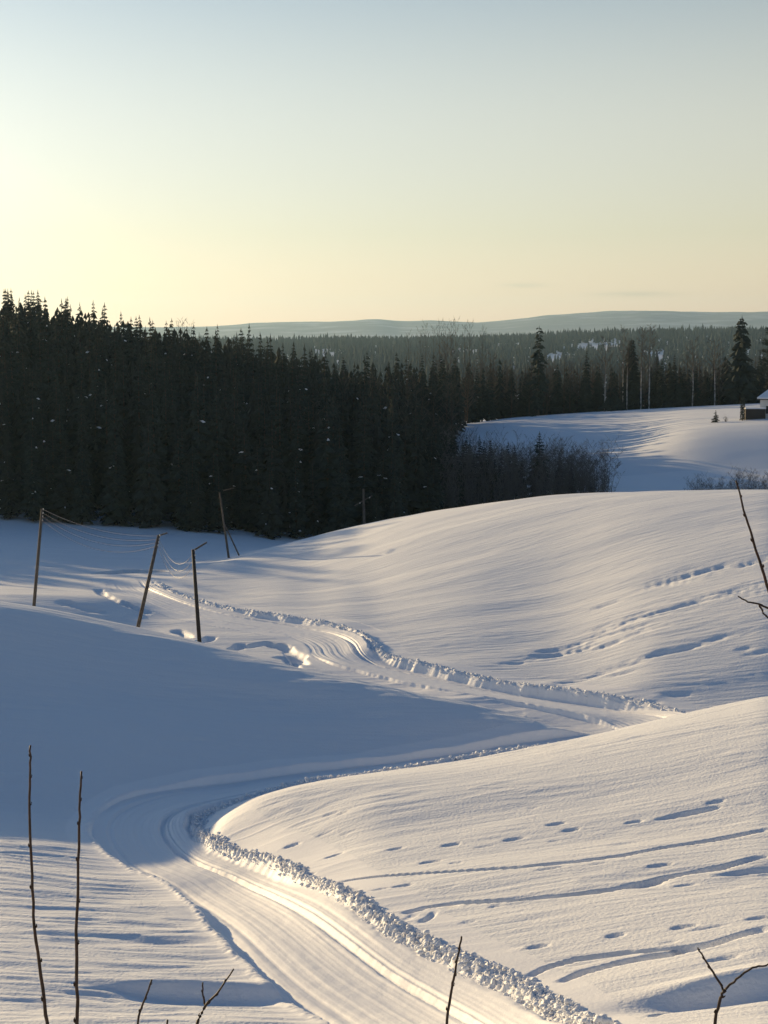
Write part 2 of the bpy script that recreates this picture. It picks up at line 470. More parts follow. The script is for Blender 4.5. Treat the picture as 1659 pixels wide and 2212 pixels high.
_d = np.gradient(TRK, axis=0); _d /= np.linalg.norm(_d, axis=1)[:, None]
TRK_N = np.stack([_d[:, 1], -_d[:, 0]], 1)               # to the right of travel
TRK_T = np.arange(len(TRK)) * 0.06
COARSE = TRK[::8]

def trail_distance(x, y, lim=5.0):
    """distance to the trail's middle line (only right below lim)"""
    shp = x.shape; x = x.ravel(); y = y.ravel()
    out = np.full(x.shape, 99.0)
    lo = COARSE.min(0) - lim; hi = COARSE.max(0) + lim
    sel = np.where((x > lo[0]) & (x < hi[0]) & (y > lo[1]) & (y < hi[1]))[0]
    for a in range(0, len(sel), 20000):
        s = sel[a:a+20000]
        d2 = (x[s, None] - COARSE[None, :, 0])**2 + (y[s, None] - COARSE[None, :, 1])**2
        out[s] = np.sqrt(d2.min(1))
    return out.reshape(shp)

def signed_side(x, y):
    """trail-relative offset: negative on the left field, positive on the near right hill"""
    k = (TRK_T < 42)
    P = TRK[k][::20]; N = TRK_N[k][::20]
    shp = x.shape; x = x.ravel(); y = y.ravel(); out = np.empty(x.shape)
    for a in range(0, len(x), 20000):
        d2 = (x[a:a+20000, None] - P[None, :, 0])**2 + (y[a:a+20000, None] - P[None, :, 1])**2
        j = d2.argmin(1)
        out[a:a+20000] = (x[a:a+20000] - P[j, 0]) * N[j, 0] + (y[a:a+20000] - P[j, 1]) * N[j, 1]
    return out.reshape(shp)

def trail_side(x, y):
    P = TRK[::12]; N = TRK_N[::12]; out = np.empty(len(x))
    for a in range(0, len(x), 20000):
        d2 = (x[a:a+20000, None] - P[None, :, 0])**2 + (y[a:a+20000, None] - P[None, :, 1])**2
        j = d2.argmin(1)
        out[a:a+20000] = (x[a:a+20000] - P[j, 0]) * N[j, 0] + (y[a:a+20000] - P[j, 1]) * N[j, 1]
    return out

# ------------------------------------------------------------------ relief of the snow: drifts, ripples, cuts and dents
def relief(x, y):
    r = np.hypot(x, y)
    wx = x + 1.5 * noise(x/9, y/9, 3); wy = y + 0.06 * x + 0.5 * noise(x/7, y/5, 4)
    z = 0.22 * noise(wx/34, wy/8, 11) * sstep(30, 60, r) * (1 - 0.45 * sstep(85, 105, r))
    z += (0.10 - 0.05 * sstep(85, 105, r)) * noise(wx/13, wy/3.2, 12)
    near = 1 - sstep(90, 140, r)
    patch = 0.25 + 1.1 * sstep(-0.35, 0.5, noise(wx/11, wy/4.5, 23))
    z += near * patch * (0.022 * noise(wx/4.2, wy/0.85, 13) + 0.010 * noise(wx/1.5, wy/0.42, 14))
    z += near * patch * 0.05 * np.maximum(0, 0.55 - np.abs(noise(wx/3.4, wy/0.7, 21)) * 2.2) * (0.5 + 0.5 * noise(wx/7, wy/3, 22))
    far = sstep(95, 120, r) * (1 - sstep(220, 300, r))
    z += far * (0.045 * noise(wx/16, wy/2.6, 15) + 0.028 * noise(wx/6, wy/1.4, 16))
    shade = sstep(66, 72, r) * (1 - sstep(92, 99, r)) * (x < 8)
    z += shade * (0.05 * noise(wx/6.5, wy/1.6, 24) + 0.025 * noise(wx/2.5, wy/0.7, 25))
    # strong wind ripples on the field left of the trail
    left = np.zeros_like(x)
    k = (r < 75) & (r > 28) & (x < 8)
    if k.any():
        sd = signed_side(x[k], y[k])
        left[k] = sstep(-1.5, -4.0, sd) if False else sstep(1.5, 4.0, -sd)
    left *= 1 - sstep(60, 68, r)
    z += left * 0.78 * (0.055 * noise(wx/5.0 + 7, wy/0.75, 17) + 0.055 * noise(wx/3.2, wy/0.38, 18) + 0.07 * noise(wx/9, wy/2.2, 19) - 0.07 * np.maximum(0, 0.5 - np.abs(noise(wx/4.5, wy/0.6, 20)) * 2.4))
    return z

CUTS = []                               # (polyline world, width, depth)
def cut(pts, width, depth):
    CUTS.append((np.array([project(u, v) for u, v in pts]), width * 0.78, depth * 1.5))
cut([(715, 1907), (860, 1893), (1000, 1886), (1120, 1880), (1250, 1869), (1350, 1855), (1430, 1838), (1540, 1820), (1670, 1793)], 0.16, 0.17)
cut([(858, 1978), (920, 1962), (1000, 1952), (1120, 1946), (1250, 1934), (1330, 1922), (1440, 1897), (1560, 1876), (1645, 1856)], 0.18, 0.19)
cut([(1128, 2112), (1180, 2087), (1250, 2067), (1340, 2054), (1430, 2047), (1540, 2036), (1670, 2004)], 0.16, 0.18)
cut([(1195, 2128), (1260, 2098), (1340, 2076), (1450, 2059), (1540, 2039), (1600, 2018), (1670, 2001)], 0.24, 0.24)
cut([(1395, 2196), (1430, 2180), (1480, 2170), (1530, 2164)], 0.2, 0.22)
cut([(900, 1998), (925, 1984), (945, 1966)], 0.16, 0.16)
cut([(870, 1992), (890, 1980), (905, 1972)], 0.14, 0.14)
cut([(1640, 1893), (1690, 1878)], 0.25, 0.16)
def far_cut(pts, width, depth):
    CUTS.append((np.array([project(u, v, 97, 160) for u, v in pts]), width, depth))
far_cut([(520, 1398), (575, 1390), (615, 1398), (640, 1415), (650, 1438)], 0.55, 0.42)
far_cut([(590, 1418), (625, 1425), (640, 1445)], 0.4, 0.3)
far_cut([(375, 1360), (400, 1371), (412, 1380)], 0.35, 0.28)
far_cut([(425, 1388), (445, 1384), (462, 1376)], 0.35, 0.3)
far_cut([(500, 1404), (515, 1398), (524, 1389)], 0.35, 0.3)
far_cut([(212, 1270), (222, 1283), (248, 1297), (285, 1312), (330, 1328)], 0.4, 0.26)
far_cut([(120, 1298), (180, 1312), (240, 1328)], 0.5, 0.2)
DENTS = []                              # (x, y, half length, half width, depth, turn)
def dent(U, V, L=0.45, W=0.16, depth=0.10, turn=0.0):
    x, y = project(U, V)
    DENTS.append((x, y, L, W, depth, turn))
for U, V in [(720, 1852), (632, 1835), (855, 1835), (975, 1826), (870, 1920), (1160, 2041), (1330, 2016), (1478, 1998), (1370, 1774), (1200, 1780), (1545, 1733),
             (1640, 1982), (660, 1893), (1110, 1812), (1232, 1793), (1480, 1912), (1425, 1875), (1560, 2076), (930, 1860), (1635, 1858)]:
    dent(U, V, 0.30 + 0.1 * random.random(), 0.115, 0.09)
dent(1475, 1758, 0.9, 0.18, 0.14, 0.1); dent(1510, 1752, 0.7, 0.16, 0.12, 0.1); dent(1390, 1911, 0.8, 0.25, 0.13); dent(1630, 1880, 1.0, 0.28, 0.16, 0.1)
for i in range(26):                      # faint small ones all over the near right hill
    U = random.uniform(560, 1640); V = random.uniform(1720, 2080)
    if V > 1660 + max(0, (900 - U)) * 0.35 + 30 and V < 1750 + 0.75 * U: dent(U, V, random.uniform(0.2, 0.5), 0.09, random.uniform(0.02, 0.05))
# broken crust on the big right hill
def broken(line, n, spread, L, depth):
    line = np.array(line, float); seg = np.concatenate([[0], np.cumsum(np.hypot(*np.diff(line, axis=0).T))])
    for i in range(int(n * 1.5)):
        t = random.random() * seg[-1]
        U = np.interp(t, seg, line[:, 0]) + random.gauss(0, 8); V = np.interp(t, seg, line[:, 1]) + random.gauss(0, spread)
        x, y = project(U, V, 90, 170)
        DENTS.append((x, y, L * random.uniform(0.5, 1.5), random.uniform(0.16, 0.34), 0.30 * depth * random.uniform(0.3, 1.3), 0.0))
broken([(1400, 1265), (1520, 1235), (1670, 1205)], 40, 6, 1.2, 0.16)
broken([(1290, 1358), (1380, 1330), (1500, 1300), (1660, 1262)], 50, 6, 1.0, 0.15)
broken([(1180, 1412), (1300, 1372), (1420, 1345)], 34, 5, 0.9, 0.15)
broken([(1080, 1440), (1200, 1412), (1330, 1392)], 26, 4, 0.9, 0.14)
broken([(1170, 1490), (1300, 1458), (1380, 1425), (1570, 1375)], 28, 3, 0.8, 0.16)
broken([(780, 1395), (900, 1375), (1100, 1340)], 16, 18, 0.8, 0.06)
for U, V, L in [(1310, 1306, 1.0), (1340, 1458, 1.1), (1435, 1409, 0.8), (1463, 1502, 0.8), (1320, 1390, .7), (1640, 1412, 0.8), (1610, 1403, 0.5), (1410, 1516, 0.4)]:
    x, y = project(U, V, 85, 170); DENTS.append((x, y, L, 0.3, 0.09, 0.0))

def marks(x, y):
    """cuts and dents at scattered points (flat arrays)"""
    z = np.zeros_like(x)
    for P, w, dep in CUTS:
        lo = P.min(0) - 2; hi = P.max(0) + 2
        s = np.where((x > lo[0]) & (x < hi[0]) & (y > lo[1]) & (y < hi[1]))[0]
        if not len(s): continue
        px = x[s]; py = y[s]
        best = np.full(len(s), 99.0); tt = np.zeros(len(s)); side = np.zeros(len(s))
        Ls = np.concatenate([[0], np.cumsum(np.hypot(*np.diff(P, axis=0).T))])
        for i in range(len(P) - 1):
            a, b = P[i], P[i+1]; d = b - a; l2 = d @ d
            t = np.clip(((px - a[0]) * d[0] + (py - a[1]) * d[1]) / l2, 0, 1)
            qx = px - a[0] - t * d[0]; qy = py - a[1] - t * d[1]
            dd = np.hypot(qx, qy); m = dd < best
            best[m] = dd[m]; tt[m] = Ls[i] + t[m] * math.sqrt(l2)
        wob = 1 + 0.35 * noise(tt / 1.3, tt * 0 + w * 50, 31)
        fade = sstep(0, 1.2, tt) * sstep(0, 1.2, Ls[-1] - tt)
        ww = w * wob
        z[s] -= fade * dep * wob * np.exp(-(best / ww) ** 6)
    order = np.argsort(y); ys = y[order]
    for (cx, cy, L, W, dep, turn) in DENTS:
        a, b = np.searchsorted(ys, [cy - 3 * max(W, L*0.6), cy + 3 * max(W, L*0.6)])
        s = order[a:b]
        s = s[np.abs(x[s] - cx) < 3 * L]
        if not len(s): continue
        c, sn = math.cos(turn), math.sin(turn)
        u = ((x[s] - cx) * c + (y[s] - cy) * sn) / L; v = (-(x[s] - cx) * sn + (y[s] - cy) * c) / W
        wob = 0.35 * noise(x[s] * 2.2, y[s] * 2.2, 33)
        q = u*u + v*v + wob
        z[s] -= dep * np.exp(-np.clip(q, 0, 50) ** (2.6 if cy < 75 else 1.2))
        z[s] += 0.15 * dep * np.exp(-((u + 1.5) ** 2 * 2 + v*v))
    return z
def big_hollows(x, y):
    """wind scoops near the lower edge of the frame"""
    z = np.zeros_like(x)
    for U, V, L, W, dep in [(470, 2150, 2.4, 0.55, 0.30), (1560, 2150, 1.9, 0.5, 0.32), (1640, 2128, 1.6, 0.5, 0.25), (330, 2138, 1.4, 0.35, 0.14), (60, 1935, 2.0, 0.5, 0.10), (340, 2020, 1.6, 0.35, 0.10)]:
        cx, cy = HOLLOW_AT[(U, V)]
        u = (x - cx) / L; v = (y - cy) / W
        z += dep * 0.6 * np.exp(-(u*u + (v - 1.3)**2 * 1.2)) - dep * np.exp(-(u*u + v*v))
    return z
HOLLOW_AT = {p: project(*p) for p in [(470, 2150), (1560, 2150), (1640, 2128), (330, 2138), (60, 1935), (340, 2020)]}

def snow_height(x, y):
    shp = np.shape(x); x = np.ravel(np.asarray(x, float)); y = np.ravel(np.asarray(y, float))
    z = base_height(x, y)
    r = np.hypot(x, y); k = r < 400
    z[k] += relief(x[k], y[k])
    k = (r < 175) & (r > 28) & (np.abs(np.arctan2(x, y)) < 0.35)
    if k.any():
        z[k] += marks(x[k], y[k]); z[k] += big_hollows(x[k], y[k])
    return z.reshape(shp)

def ground_at(x, y):
    return float(snow_height(np.array([x]), np.array([y]))[0])

# ------------------------------------------------------------------ ground mesh
tf = np.radians(np.concatenate([np.arange(-100, -24, 2.0), np.arange(-24, -14.4, 0.35), np.arange(-14.4, 14.4, 0.046), np.arange(14.4, 24, 0.35), np.arange(24, 60.1, 2.0)]))
rr = np.concatenate([np.geomspace(1.5, 32, 40)[:-1], np.linspace(32, 72, 430)[:-1], np.linspace(72, 112, 270)[:-1], np.linspace(112, 180, 190)[:-1], np.linspace(180, 270, 60)])
RR, TT = np.meshgrid(rr, tf, indexing='ij')
X = RR * np.sin(TT); Y = RR * np.cos(TT)
Z = snow_height(X, Y)
td = trail_distance(X, Y)
sidew = np.full_like(Z, -1.0)
kk = td < 4.6
sidew[kk] = trail_side(X[kk], Y[kk])
lim_w = np.where(sidew > 0, 4.05, 2.85)
Z = Z - 0.9 * (1 - sstep(-0.12, 0.12, td - lim_w)) - 0.03 * (1 - sstep(-0.02, 0.2, td - lim_w))          # the trail has a bed of its own here
Z_MIN = Z.min()
snow_me = grid_mesh('snow_field', np.stack([X, Y, Z], -1))
link('snow_field', snow_me, M['snow'], kind='structure')

# far land, from behind the big hill to beyond the horizon hills
tf2 = np.radians(np.concatenate([np.arange(-100, -20, 2.0), np.arange(-20, 20, 0.12), np.arange(20, 60.1, 2.0)]))
rr2 = np.concatenate([np.linspace(268.5, 480, 130)[:-1], np.geomspace(480, 11800, 190)])
RR, TT = np.meshgrid(rr2, tf2, indexing='ij')
X = RR * np.sin(TT); Y = RR * np.cos(TT)
Z = snow_height(X, Y) - 0.05 * (RR < 270)
hill = sstep(5500, 9000, RR)
Z += hill * (14 * noise(X/420, Y/420, 41) + 7 * noise(X/150, Y/150, 42)) * 0.5
LOWEST = float(Z.min())
Z += sstep(700, 1000, RR) * (1 - hill) * 3.0 * noise(X/150, Y/150, 43)
M['far_snow'] = mat_new('snow_and_woods', (0.8, 0.82, 0.85), 0.8, 0.1)[0]
def far_cover(m):
    n, l = m.node_tree.nodes, m.node_tree.links; b = n['Principled BSDF']
    tc = n.new('ShaderNodeTexCoord')
    sep = n.new('ShaderNodeSeparateXYZ'); l.new(tc.outputs['Object'], sep.inputs[0])
    t = n.new('ShaderNodeTexNoise'); t.inputs['Scale'].default_value = 0.003; t.inputs['Detail'].default_value = 7; t.inputs['Roughness'].default_value = 0.65
    l.new(tc.outputs['Object'], t.inputs['Vector'])
    f = n.new('ShaderNodeMapRange'); f.inputs[1].default_value = 5000; f.inputs[2].default_value = 7600; f.inputs[3].default_value = 0.0; f.inputs[4].default_value = 1.0
    l.new(sep.outputs['Y'], f.inputs[0])
    r = n.new('ShaderNodeValToRGB'); r.color_ramp.elements[0].position = 0.50; r.color_ramp.elements[0].color = (0.26, 0.29, 0.32, 1)  # distant woods painted paler here to imitate thicker haze
    r.color_ramp.elements[1].position = 0.72; r.color_ramp.elements[1].color = (0.55, 0.57, 0.62, 1)
    l.new(t.outputs['Fac'], r.inputs['Fac'])
    mix = n.new('ShaderNodeMix'); mix.data_type = 'RGBA'
    mix.inputs[6].default_value = (0.8, 0.82, 0.85, 1)
    l.new(f.outputs[0], mix.inputs[0]); l.new(r.outputs['Color'], mix.inputs[7]); l.new(mix.outputs[2], b.inputs['Base Color'])
far_cover(M['far_snow'])
link('distant_hills', grid_mesh('distant_hills', np.stack([X, Y, Z], -1)), M['far_snow'], kind='structure')

# ------------------------------------------------------------------ trail bed: strip with tracks, bank and berm
t_idx = np.unique(np.concatenate([np.arange(0, int(44/0.06), 1), np.arange(int(44/0.06), len(TRK), 2)]))
no = np.concatenate([np.linspace(-3.2, -2.35, 14)[:-1], np.linspace(-2.35, -1.6, 22)[:-1], np.linspace(-1.6, 0.5, 40)[:-1], np.linspace(0.5, 1.7, 34)[:-1], np.linspace(1.7, 4.4, 58)])
P0 = TRK[t_idx]; N0 = TRK_N[t_idx]; tt = TRK_T[t_idx]
XT = P0[:, None, 0] + N0[:, None, 0] * no[None]; YT = P0[:, None, 1] + N0[:, None, 1] * no[None]
ZT = snow_height(XT, YT)
def smooth1(v, k):
    ker = np.hanning(2*k+3)[1:-1]; ker /= ker.sum(); r = len(ker)//2
    return np.convolve(np.pad(v, r, mode='edge'), ker, 'valid')
zc = smooth1(base_height(P0[:, 0], P0[:, 1]), 30)
zl = smooth1(base_height(P0[:, 0] - 1.9*N0[:, 0], P0[:, 1] - 1.9*N0[:, 1]), 40)
zr = smooth1(base_height(P0[:, 0] + 1.9*N0[:, 0], P0[:, 1] + 1.9*N0[:, 1]), 40)
TTg, NNg = np.meshgrid(tt, no, indexing='ij')
near_seg = 1 - sstep(30, 40, TTg)
sink = 0.10 + 0.16 * near_seg
edge_l = -2.12 - 0.25 * (1 - sstep(3, 14, TTg)) + 0.10 * noise(TTg/2.2, TTg*0+3, 51) + 0.04 * noise(TTg/0.4, TTg*0+5, 52)
edge_r = 2.05 + 0.35 * (1 - sstep(3, 14, TTg)) + 0.14 * noise(TTg/1.6, TTg*0+9, 53) + 0.06 * noise(TTg/0.35, TTg*0+2, 54)
# bed tilted by the sun's direction to brighten its strips: up to the right on the near run, nearly level or the other way on the return run
_gl = -(N0[:, 0] * SUNV.x + N0[:, 1] * SUNV.y) / math.hypot(SUNV.x, SUNV.y)
bank = smooth1(np.clip(_gl / 0.4, -0.6, 1.0), 25)[:, None]
bed = (zc[:, None] + (zr - zl)[:, None] / 3.8 * NNg * (0.30 + 0.55 * sstep(-0.2, 0.6, bank))) - sink
# return run behind the left hill: the bed leans away from the camera, down towards the sun
def t_of(U, D):
    p = np.array(floor_pt(U, D)); return float(TRK_T[np.argmin(((TRK - p) ** 2).sum(1))])
t_a, t_b = t_of(1400, 87.6), t_of(738, 105.2)
ret = sstep(t_a - 1, t_a + 4, TTg) * (1 - sstep(t_b - 2.5, t_b + 1.5, TTg))
bed -= ret * (0.15 * NNg + 0.05)
bed += bank * 0.075 * np.maximum(NNg - 0.1, 0) ** 1.6 - 0.02 * near_seg * np.maximum(-NNg - 0.4, 0)
bed -= 0.13 * near_seg * sstep(0.2, 2.0, -NNg) * (1 - sstep(22, 30, TTg))
# groomed corduroy and softer worn lines
bed += 0.010 * np.sin(NNg * 2 * math.pi / 0.16) * sstep(-2.0, -1.8, NNg) * (1 - sstep(1.7, 1.9, NNg)) * (0.6 + 0.4 * noise(TTg/3, NNg/0.5, 55))
bed += 0.024 * noise(TTg/7, NNg/0.20, 56) + 0.010 * noise(TTg/0.6, NNg/0.35, 57)
# set tracks on the right-hand side, an older pair on the left
g_in = 0.98 + 0.05 * noise(TTg/6, TTg*0, 58); 
g_w = 0.14 * (1 + 0.15 * noise(TTg/0.6, TTg*0+6, 67) + 0.07 * noise(TTg/0.17, TTg*0+2, 68))
bed += bank * (0.11 * sstep(-0.1, 0.80, NNg) + 0.13 * sstep(1.12, 2.25, NNg))
bed -= 0.20 * np.exp(-((NNg - g_in) / g_w) ** 4) + 0.06 * np.exp(-((NNg - g_in - 0.27) / 0.07) ** 4)
bed += 0.05 * np.exp(-((NNg + 1.45) / 0.10) ** 2) * (0.5 + 0.5 * noise(TTg/4, TTg*0+1, 59)) - 0.04 * np.exp(-((NNg + 1.2) / 0.09) ** 2)
inside = sstep(0, 0.16, NNg - edge_l) * sstep(0, 0.35, edge_r + 0.08 - NNg)
endf = 1 - sstep(TRK_T[-1] - 16, TRK_T[-1] - 6, TTg)
inside *= endf
ZS = ZT * (1 - inside) + bed * inside
# band of loose clods on the right side, low broken lip on the left
bw = 0.48 + 0.42 * (1 - sstep(4, 26, TTg)) + 0.25 * sstep(62, 72, TTg) + 0.22 * noise(TTg/2.2, TTg*0+7, 64) + 0.10 * noise(TTg/0.5, TTg*0+8, 66)
lump = np.abs(noise(TTg/0.14, NNg/0.14, 61)) * 0.75 + np.abs(noise(TTg/0.27 + 4, NNg/0.27, 62)) * 0.9 + 0.3 * noise(TTg/0.9, NNg/0.6, 63)
bshape = sstep(0.0, 0.18, NNg - edge_r + 0.05) * (1 - sstep(-0.15, 0.15, NNg - edge_r - bw))
ZS += endf * bshape * (0.25 * lump - 0.04) * (1 - 0.5 * sstep(36, 46, TTg))
q_ = (NNg - edge_r + 0.02) / bw
ZS += endf * (0.12 + 0.05 * sstep(40, 60, TTg)) * sstep(0.0, 0.5, q_) * (1 - sstep(0.35, 1.15, q_))
lshape = np.exp(-((NNg - edge_l + 0.12) / 0.16) ** 2)
ZS += endf * lshape * (0.03 + 0.07 * np.abs(noise(TTg/0.3, NNg/0.3, 65))) * (1 - 0.75 * sstep(36, 44, TTg))
rim = 1 - sstep(0, 0.07, np.minimum(4.4 - NNg, NNg + 3.2))
ZS -= 0.02 * rim
BERM_W = bw
link('ski_trail', grid_mesh('ski_trail', np.stack([XT, YT, ZS], -1)), M['trail'], kind='structure')
#MORE
# loose clods lying on the berm band
def icosphere():
    t = (1 + 5 ** 0.5) / 2
    v = np.array([(-1, t, 0), (1, t, 0), (-1, -t, 0), (1, -t, 0), (0, -1, t), (0, 1, t), (0, -1, -t), (0, 1, -t), (t, 0, -1), (t, 0, 1), (-t, 0, -1), (-t, 0, 1)], float)
    v /= np.linalg.norm(v[0])
    f = np.array([(0, 11, 5), (0, 5, 1), (0, 1, 7), (0, 7, 10), (0, 10, 11), (1, 5, 9), (5, 11, 4), (11, 10, 2), (10, 7, 6), (7, 1, 8), (3, 9, 4), (3, 4, 2), (3, 2, 6), (3, 6, 8), (3, 8, 9), (4, 9, 5), (2, 4, 11), (6, 2, 10), (8, 6, 7), (9, 8, 1)])
    return v, f
IV, IF = icosphere()
def clods():
    vs, fs = [], []; b = 0
    n = 0
    while n < 11000:
        i = int(len(tt) * random.random() ** 1.7)
        if i >= len(tt): continue
        e = edge_r[i, 0]; w = bw[i, 0]
        if endf[i, 0] < 0.5: continue
        off = e - 0.1 + (w + 0.3) * random.betavariate(1.6, 1.8)
        if off > 4.2: continue
        j = min(int(np.searchsorted(no, off)), len(no) - 1)
        size = min(0.085, 0.013 * random.paretovariate(1.7)) * (1.0 if tt[i] < 45 else 1.3)
        q = IV * (1 + 0.35 * (rng.random((12, 1)) - 0.5)) * np.array([random.uniform(0.8, 1.4), random.uniform(0.8, 1.4), random.uniform(0.6, 0.95)]) * size
        a = random.random() * 6.28; c, sn = math.cos(a), math.sin(a)
        q = np.stack([q[:, 0]*c - q[:, 1]*sn, q[:, 0]*sn + q[:, 1]*c, q[:, 2]], 1)
        vs.append(q + np.array([XT[i, j], YT[i, j], ZS[i, j] + size * 0.35])); fs.append(IF + b); b += 12; n += 1
    V = np.concatenate(vs); F = np.concatenate(fs)
    return mesh_arrays('snow_clods', V, F.ravel(), np.full(len(F), 3), True)
link('snow_clods', clods(), M['clod'], kind='stuff', label='loose lumps of ploughed snow along the right edge of the trail')

# ------------------------------------------------------------------ trees
def spruce_parts(seed, h, w, levels=26, per=8, narrow=1.0, ragged=0.25, bare=0.06):
    R = random.Random(seed)
    v, f = [], []; sv, sf = [], []
    def tri(L, F, *p):
        b = len(L); L.extend(p); F.append(tuple(range(b, b + len(p))))
    for k in range(levels):
        q = bare + (0.985 - bare) * (k + R.random() * 0.5) / levels
        z = q * h
        jit = 0.25 + ragged
        rad = 1.18 * w * (1 - q) ** (0.78 * narrow) * (1 + 0.12 * math.sin(k * 2.1 + seed))
        if q < 0.2: rad *= 0.75 + q
        nb = max(4, int(per * (0.55 + 0.6 * (1 - q))))
        a0 = R.random() * 6.28
        for i in range(nb):
            if R.random() < 0.08: continue
            a = a0 + 6.283 * i / nb + R.uniform(-0.25, 0.25)
            r = max(0.25, rad * R.uniform(1 - 2*ragged, 1 + ragged))
            ca, sa = math.cos(a), math.sin(a)
            lift = R.uniform(-0.02, 0.10) * r; droop = r * R.uniform(0.18, 0.42)
            wd = r * R.uniform(0.20, 0.30) + 0.12
            z = q * h + R.uniform(-0.5, 0.5) * jit * h / levels
            root = (0, 0, z)
            def P(rr, side, dz, z=z, ca=ca, sa=sa): return (ca*rr - sa*side, sa*rr + ca*side, z + dz)
            m = P(0.55*r, 0, lift + 0.05); tip = P(r, 0, -droop)
            l = P(0.5*r, wd, -0.35*droop - 0.12*r); rt = P(0.5*r, -wd, -0.35*droop - 0.12*r)
            tri(v, f, root, l, m); tri(v, f, root, m, rt); tri(v, f, m, l, tip); tri(v, f, m, tip, rt)
            # hanging sprays
            for e in (0.45, 0.8):
                sx = P(e*r, R.uniform(-0.5, 0.5)*wd, -0.5*droop*e)
                d1 = P((e+0.12)*r, R.uniform(-1, 1)*wd*0.9, -droop*e - R.uniform(0.15, 0.4)*(0.4 + 0.3*r))
                d2 = P((e-0.15)*r, R.uniform(-1, 1)*wd*0.9, -droop*e - R.uniform(0.1, 0.3))
                tri(v, f, sx, d1, d2)
            if R.random() < 0.022 and r > 0.7:
                sz = R.uniform(0.18, 0.42)
                b = len(sv)
                c = 0.62 * r
                pts = [P(c - sz, 0, lift*0.6 + 0.10), P(c, sz*0.55, -0.10), P(c + sz*0.9, 0.05, -0.25*droop + 0.04), P(c, -sz*0.55, -0.10), P(c, 0, lift + 0.16)]
                sv.extend(pts); sf += [(b, b+1, b+4), (b+1, b+2, b+4), (b+2, b+3, b+4), (b+3, b, b+4)]
    # leader
    tri(v, f, (0.10, 0, h*0.965), (-0.05, 0.09, h*0.965), (0, 0, h*1.01)); tri(v, f, (-0.05, -0.09, h*0.965), (0.10, 0, h*0.965), (0, 0, h*1.01)); tri(v, f, (-0.05, 0.09, h*0.965), (-0.05, -0.09, h*0.965), (0, 0, h*1.01))
    crown = mesh_arrays('crown', np.array(v), [i for q in f for i in q], [len(q) for q in f], False)
    snow = mesh_arrays('snow_patch', np.array(sv), [i for q in sf for i in q], [len(q) for q in sf], False) if sv else None
    mb = MB(); mb.tube([(0, 0, -0.6), (0, 0, 0.3*h), (0, 0, 0.97*h)], [0.013*h, 0.009*h, 0.001*h], 6)
    trunk = mb.mesh('trunk', True)
    return trunk, crown, snow

def make_spruce(parts, loc, rz, scale, label, group, snow=True, category='spruce'):
    t = thing('spruce_tree', loc, label, category, group, rz)
    t.scale = scale
    link('trunk', parts[0], M['bark'], t)
    c = link('crown', parts[1], M['needles'], t)
    if snow and parts[2] is not None:
        link('snow_patch', parts[2], M['tree_snow'], c, 'stuff')
    return t

SPR = [spruce_parts(11, 18, 2.7, 30, 9), spruce_parts(12, 18, 2.3, 28, 8, 0.9), spruce_parts(13, 18, 2.9, 26, 9, 1.1, 0.3), spruce_parts(14, 18, 2.05, 30, 8, 0.8), spruce_parts(15, 18, 2.5, 24, 8, 0.95, 0.32)]

def low_spruce(seed):
    """cheap crown for trees deep in the woods"""
    R = random.Random(seed); v, f = [], []
    for k in range(9):
        q = 0.1 + 0.88 * k / 9; z = q * 18; r = 2.9 * (1 - q) ** 0.8
        a0 = R.random() * 6.28; n = 7
        for i in range(n):
            a = a0 + 6.283 * i / n + R.uniform(-0.2, 0.2); rr = r * R.uniform(0.6, 1.2); d = R.uniform(0.5, 1.3)
            b = len(v)
            v += [(0, 0, z + 1.5*(1-q) + 0.5), (rr*math.cos(a - 0.42), rr*math.sin(a - 0.42), z - d*0.6), (rr*1.15*math.cos(a), rr*1.15*math.sin(a), z - d), (rr*math.cos(a + 0.42), rr*math.sin(a + 0.42), z - d*0.6)]
            f += [(b, b+1, b+2), (b, b+2, b+3)]
    return np.array(v), np.array(f)
LOW = [low_spruce(k) for k in range(3)]

def top_height(x, y, zg, V):
    """height that brings a tree's top to the sight line V"""
    r = math.hypot(x, y)
    U = 829.5 + math.tan(math.atan2(x, y)) * FPX
    _, s = ray(U, V)
    return -float(s) * r - zg

SKY_U = [-3000, -200, 0, 60, 120, 200, 300, 400, 500, 560, 640, 700, 760, 850, 930, 1000]
SKY_V = [560, 615, 634, 622, 642, 650, 682, 698, 700, 716, 742, 756, 762, 768, 758, 750]
FR_U = [-400, 0, 300, 640, 830, 900, 980]
FR_R = [216, 216, 211, 207.5, 211, 218, 232]
cand = []
for gx in np.arange(-90, 22, 3.3):
    for gy in np.arange(200, 372, 3.3):
        x = gx + random.uniform(-1.9, 1.9); y = gy + random.uniform(-1.9, 1.9)
        r = math.hypot(x, y); U = 829.5 + x / y * FPX
        if U < -90 or U > 985: continue
        if r < np.interp(U, FR_U, FR_R) + random.uniform(0, 2.5) or r > (352 if U < 380 else 420): continue
        cand.append((r, U, x, y))
cand.sort()
cx = np.array([c[2] for c in cand]); cy = np.array([c[3] for c in cand])
cz = snow_height(cx, cy)
seen = np.full(1900, 1e9)              # lowest V covered so far per column
rows = []
